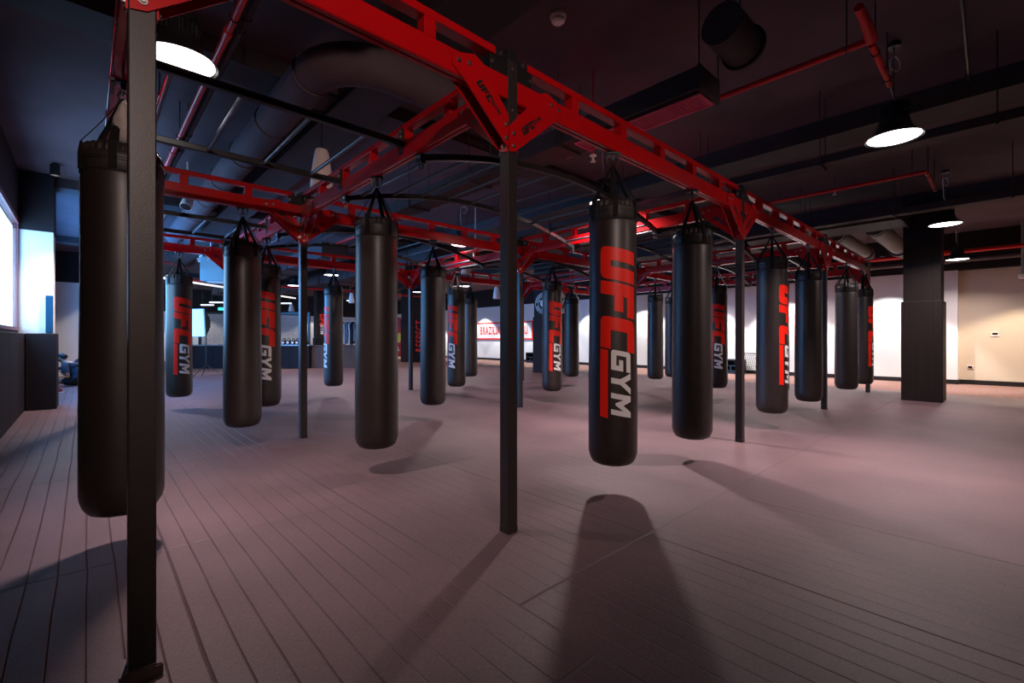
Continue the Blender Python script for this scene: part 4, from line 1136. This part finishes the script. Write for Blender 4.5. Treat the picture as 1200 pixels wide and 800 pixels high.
# facing -X; origin on the floor under the hips
Zp = 11.3
LEAN = 0.24
def sink(z): return z - 0.045 * min(1.0, max(0.0, (z - 0.54) / 0.08))
def lean(v): return (v[0] - max(0.0, v[2] - 0.28) * LEAN, v[1], sink(v[2]))
per = thing('person', 'person in dark T-shirt and black shorts sitting on the floor, looking down at hands', 'person', ((91.0 - 600) / F * Zp, Zp, 0), R(8))
def skinned(name, chain, m, parent, sub=2):
    """chain: list of (vertex, radius, parent index)"""
    me = bpy.data.meshes.new(name)
    bmm = BM(); lay = bmm.verts.layers.skin.verify(); vs = []
    for (v, r, pi) in chain:
        q = bmm.verts.new(lean(v)); q[lay].radius = r if isinstance(r, tuple) else (r, r); q[lay].use_root = (len(vs) == 0); vs.append(q)
    for i, (v, r, pi) in enumerate(chain):
        if pi is not None: bmm.edges.new((vs[pi], vs[i]))
    bmm.to_mesh(me); bmm.free()
    o = bpy.data.objects.new(name, me); C.objects.link(o)
    sk = o.modifiers.new('skin', 'SKIN'); sk.use_smooth_shade = True
    sb = o.modifiers.new('sub', 'SUBSURF'); sb.levels = sub; sb.render_levels = sub
    bpy.context.view_layer.update()
    me2 = bpy.data.meshes.new_from_object(o.evaluated_get(bpy.context.evaluated_depsgraph_get())); bpy.data.objects.remove(o)
    me2.materials.clear(); me2.materials.append(m)
    me2.polygons.foreach_set('use_smooth', [True] * len(me2.polygons))
    o = bpy.data.objects.new(name, me2); C.objects.link(o); o.parent = parent
    return o
# joints
hip = (0, 0, 0.12); waist = (0.0, 0, 0.26); chest = (-0.06, 0, 0.42); neck = (-0.13, 0, 0.56); hb = (-0.19, 0, 0.62); head = (-0.23, 0, 0.70)
uch = (-0.09, 0, 0.50)
body = [(hip, (0.14, 0.11), None), (waist, (0.13, 0.10), 0), (chest, (0.145, 0.11), 1), (uch, (0.11, 0.085), 2), (hb, 0.056, 3),
        ((-0.225, 0, 0.665), (0.062, 0.070), 4), ((-0.235, 0, 0.735), (0.075, 0.085), 5), ((-0.235, 0, 0.79), (0.055, 0.065), 6)]
def arm(s, i0):
    sh = (-0.10, s * 0.17, 0.50); el = (-0.02, s * 0.26, 0.27); wr = (-0.25, s * 0.10, 0.34)
    body.extend([(sh, 0.066, 3), ((-0.07, s * 0.24, 0.38), 0.056, i0), (el, 0.044, i0 + 1), ((-0.14, s * 0.18, 0.30), 0.038, i0 + 2), (wr, 0.025, i0 + 3), ((-0.30, s * 0.065, 0.36), (0.030, 0.018), i0 + 4)])
    pal = i0 + 5; k = len(body)
    for j in range(4):
        oy = s * (0.085 - 0.02 * j); ln = (0.9, 1.0, 0.95, 0.75)[j]
        p0 = (-0.33, oy, 0.372 - 0.006 * j); p1 = (-0.355 - 0.012 * ln, oy - s * 0.012, 0.385); p2 = (-0.350, oy - s * 0.03, 0.405 * 1.0 - 0.004 * j)
        body.append((p0, 0.010, pal)); body.append((p1, 0.009, k)); body.append((p2, 0.008, k + 1)); k += 3
    body.append(((-0.30, s * 0.03, 0.385), 0.011, pal)); body.append(((-0.325, s * 0.02, 0.405), 0.009, k))
arm(-1, len(body)); arm(1, len(body))
def leg(s, kx, ky, ax, ay):
    i0 = len(body)
    body.extend([((-0.06, s * 0.10, 0.11), 0.085, 0), (((kx - 0.06) / 2, (s * 0.10 + ky) / 2, 0.13), 0.078, i0), ((kx, ky, 0.13), 0.056, i0 + 1),
                 (((kx + ax) / 2, (ky + ay) / 2, 0.085), 0.054, i0 + 2), ((ax, ay, 0.055), 0.035, i0 + 3), ((ax - 0.12, ay - 0.05 * s * -1, 0.045), (0.035, 0.028), i0 + 4)])
leg(-1, -0.42, -0.20, -0.20, -0.42); leg(1, -0.40, 0.28, -0.60, 0.02)
pb = skinned('body', body, M['skin'], per)
# clothes follow the body
def garment(name, keep, off, m):
    """clothing: the part of the body surface it covers, moved outward and given thickness"""
    bm = BM(); bm.from_mesh(pb.data); bm.normal_update()
    drop = []
    for f in bm.faces:
        c = f.calc_center_median(); x = c.x + max(0.0, c.z - 0.28) * LEAN
        if not keep(x, abs(c.y), c.z): drop.append(f)
    bmesh.ops.delete(bm, geom=drop, context='FACES')
    nrm = {v: v.normal.copy() for v in bm.verts}
    for v in bm.verts: v.co += nrm[v] * off
    bmesh.ops.smooth_vert(bm, verts=bm.verts[:], factor=0.4, use_axis_x=True, use_axis_y=True, use_axis_z=True)
    for v in bm.verts: v.co.z = max(v.co.z, 0.012)
    bmesh.ops.solidify(bm, geom=bm.faces[:], thickness=0.006)
    return obj(name, bm, m, per, smooth=180)
garment('shirt', lambda x, y, z: 0.155 < z < 0.562 and x > -0.24 and not (y > 0.145 and z < 0.345) and not (z < 0.25 and x < -0.16), 0.020, M['shirt'])
garment('shorts', lambda x, y, z: z < 0.235 and x > -0.19 and y < 0.27 and not (z < 0.10 and x < -0.17), 0.017, M['shorts'])
# hair and beard as thin caps, facial features
def ell(bm, c, r, seg=16, cut=None):
    g = bmesh.ops.create_uvsphere(bm, u_segments=seg, v_segments=seg // 2 + 2, radius=1.0)
    c = lean(c)
    for v in g['verts']: v.co = Vector((c[0] + v.co.x * r[0], c[1] + v.co.y * r[1], c[2] + v.co.z * r[2]))
    if cut:
        dl = [v for v in g['verts'] if cut(v.co)]
        bmesh.ops.delete(bm, geom=dl, context='VERTS')
bm = BM(); ell(bm, (-0.215, 0, 0.762), (0.098, 0.084, 0.085), 24, lambda c: c.z < 0.70 and c.x < -0.31); obj('hair', bm, M['hair'], per, smooth=180)
bm = BM(); ell(bm, (-0.265, 0, 0.668), (0.052, 0.055, 0.035), 16); obj('beard', bm, M['hair'], per, smooth=180)
bm = BM(); ell(bm, (-0.322, 0, 0.715), (0.022, 0.012, 0.022)); ell(bm, (-0.225, -0.084, 0.72), (0.018, 0.008, 0.028)); ell(bm, (-0.225, 0.084, 0.72), (0.018, 0.008, 0.028))
ell(bm, (-0.305, 0, 0.688), (0.008, 0.022, 0.006)); obj('face_features', bm, M['skin'], per, smooth=180)
bm = BM(); ell(bm, (-0.304, -0.032, 0.738), (0.008, 0.013, 0.005)); ell(bm, (-0.304, 0.032, 0.738), (0.008, 0.013, 0.005)); obj('eyes', bm, M['hair'], per, smooth=180)
# phone in the hands
bm = BM(); box(bm, -0.415, -0.403, -0.07, 0.07, 0.365, 0.46, 0.004)
o = obj('camera_phone', bm, M['black_metal'], None, loc=per.location, rot=(0, 0, R(8))); tag(o, 'small black device held by the sitting person', 'phone')
# red shoe at the pier corner
t = thing('training_shoe', 'dark red shoe on the floor at the corner of the padded pier', 'shoe', ((63.5 - 600) / F * 9.8, 9.8, 0), R(200))
bm = BM(); g = bmesh.ops.create_uvsphere(bm, u_segments=20, v_segments=12, radius=1)
for v in bm.verts:
    x, y, z = v.co; v.co = Vector((x * 0.14, y * 0.048, 0.05 + max(z, -0.6) * (0.07 if x < 0 else 0.07 - 0.03 * x)))
obj('upper', bm, M['shoe'], t, smooth=180)
bm = BM(); prism(bm, [(0.14 * math.cos(q), 0.052 * math.sin(q)) for q in [2 * PI * k / 20 for k in range(20)]], 'z', 0.0, 0.018); obj('sole', bm, M['print_white'], t)
# dark backpack behind the person
t = thing('backpack', 'dark slumped backpack standing behind the sitting person', 'backpack', ((95 - 600) / F * 12.6, 12.6, 0), 0)
bm = BM(); g = bmesh.ops.create_uvsphere(bm, u_segments=24, v_segments=16, radius=1)
for v in bm.verts:
    x, y, z = v.co; s = 1.0 - 0.35 * max(0, z); sq = 1.0 / max(abs(x), abs(y), abs(z)) ** 0.45; v.co = Vector((x * sq * 0.21 * s + 0.03 * math.sin(5 * z), y * sq * 0.15 * s, 0.33 + z * sq * 0.30 + 0.03 * x))
obj('main_pouch', bm, M['shirt'], t, smooth=180)
bm = BM(); tube(bm, [(0.06, -0.10, 0.58), (0.07, -0.19, 0.5), (0.08, -0.21, 0.3), (0.07, -0.17, 0.1)], 0.016, 6); obj('shoulder_strap', bm, M['strap'], t, smooth=60)

# ------------------------------------------------------------------ light
w = bpy.data.worlds.new('World'); scene.world = w; w.use_nodes = True
bg = w.node_tree.nodes['Background']; bg.inputs['Color'].default_value = (0.55, 0.80, 1.0, 1); bg.inputs['Strength'].default_value = 5.0
def area(name, loc, direction, sx, sy, power, col, spread=180):
    l = bpy.data.lights.new(name, 'AREA'); l.shape = 'RECTANGLE'; l.size = sx; l.size_y = sy; l.energy = power; l.color = col; l.spread = R(spread)
    o = bpy.data.objects.new(name, l); C.objects.link(o); o.location = loc
    o.rotation_euler = Vector(direction).to_track_quat('-Z', 'Y').to_euler()
    return o
for k, (w0, w1) in enumerate(WIN):      # daylight outside each window
    o = area('daylight', W(A0 - 0.09, (w0 + w1) / 2, (SILL + HEAD) / 2), tuple(D1), w1 - w0, HEAD - SILL, (110, 760, 80)[k], ((0.06, 0.40, 1.0), (0.0, 0.30, 1.0), (0.1, 0.4, 1.0))[k], 180)
    o.rotation_euler = (PI / 2, 0, ROT - PI / 2)
def spot(name, loc, aim, power, angle, col=(1, 0.97, 0.95), blend=0.25, rad=0.03):
    l = bpy.data.lights.new(name, 'SPOT'); l.energy = power; l.spot_size = R(angle); l.spot_blend = blend; l.color = col; l.shadow_soft_size = rad
    o = bpy.data.objects.new(name, l); C.objects.link(o); o.location = loc
    o.rotation_euler = (Vector(aim) - Vector(loc)).to_track_quat('-Z', 'Y').to_euler()
def downlight(a, b, lab, power, angle, tilt=0.0, col=(1, 0.97, 0.95), z=3.30, grp='wall-washing downlights'):
    t = thing('downlight', lab, 'downlight', W(a, b), ROT, grp)
    bm = BM(); lathe(bm, [(0.055, z + 0.01), (0.06, z), (0.06, z + 0.16), (0.02, z + 0.18)], 20, cap0=False); obj('can', bm, M['black_metal'], t, smooth=40)
    bm = BM(); lathe(bm, [(0.05, z + 0.03), (0.05, z + 0.034)], 20); obj('lens', bm, M['lens'], t)
    bm = BM(); cyl(bm, (0, 0, z + 0.17), (0, 0, CEIL), 0.008, seg=6); obj('stem', bm, M['black_metal'], t)
    p = W(a, b, z - 0.01); q = W(a + tilt, b, 0)
    spot('downlight_beam', p, q, power, angle, col)
bs = [2.2, 4.7, 7.2, 9.7, 12.2, 14.7, 17.2, 19.7, 22.2, 24.7, 27.2]
ord_ = ['nearest the dark column', 'second', 'third', 'fourth', 'fifth', 'sixth', 'seventh', 'eighth', 'ninth', 'tenth', 'farthest']
for k, b in enumerate(bs):
    downlight(A1 - 1.0, b, 'black can downlight washing the long white wall, %s along from the column' % ord_[k], 520, 84, 0.22, (0.97, 1.0, 0.99))
downlight(A1 - 1.55, -0.6, 'black can downlight washing the beige wall at right', 420, 100, 0.2, (1.0, 0.84, 0.62))
def fill_spot(a, b, ta, tb, tz, lab, power, angle, col=(1.0, 0.76, 0.68)):  # unseen spotlights added as frontal fill on the bags
    z = 3.35; p = W(a, b, z); q = W(ta, tb, tz); v = (q - p).normalized()
    t = thing('added_fill_spotlight', lab, 'spotlight', W(a, b), 0, 'added fill spotlights along the near wall')
    bm = BM(); cyl(bm, (0, 0, z + 0.05), (0, 0, CEIL), 0.012, seg=8); obj('stem', bm, M['black_metal'], t)
    bm = BM(); c = Vector((0, 0, z)); cyl(bm, c - v * 0.12, c + v * 0.08, 0.06, 0.075, seg=24, cap=False); cyl(bm, c - v * 0.125, c - v * 0.12, 0.06, seg=24); obj('lamp_head', bm, M['black_metal'], t, smooth=40)
    bm = BM(); cyl(bm, c + v * 0.05, c + v * 0.054, 0.068, seg=24); obj('lens', bm, M['lens'], t)
    spot('fill_beam', p + v * 0.09, q, power, angle, col, 0.6, 0.06)
fill_spot(-0.45, -2.6, 1.7, 2.9, 1.6, 'added black fill spotlight behind the viewpoint aimed at the biggest lettered bag', 450, 50)
fill_spot(4.6, -3.5, 4.4, 3.0, 1.25, 'added black fill spotlight out of view aimed at the second bay of the rig', 230, 40)
fill_spot(8.6, -3.5, 8.0, 3.0, 1.25, 'added black fill spotlight out of view aimed at the last bays of the rig', 160, 40)
downlight(-0.35, 9.95, 'black can downlight in front of the white wall pier', 60, 64, 0.0, (1, 0.93, 0.9), 3.66)
downlight(0.3, 18.9, 'black can downlight in front of the farther white pier', 60, 80, 0.0, (1, 0.93, 0.9))
for k, a in enumerate((1.5, 4.5, 7.5, 10.5, 13.5)):
    downlight(a, B1 - 1.2, 'black can downlight along the far wall, %s from the left' % ord_[k].replace('nearest the dark column', 'first'), 150, 100, 0.0, grp='downlights at the far wall')

# ------------------------------------------------------------------ camera and view
cam = bpy.data.cameras.new('Camera'); co = bpy.data.objects.new('Camera', cam); C.objects.link(co)
co.location = (0, 0, EYE); co.rotation_euler = (PI / 2, 0, 0)
cam.sensor_width = 36; cam.lens = F / 1200 * 36; cam.shift_y = -(400 - HY) / 1200
cam.clip_start = 0.05; cam.clip_end = 200
scene.camera = co
scene.view_settings.view_transform = 'Standard'; scene.view_settings.look = 'None'
scene.view_settings.gamma = 1.0; scene.view_settings.use_curve_mapping = False
scene.view_settings.exposure = -0.06
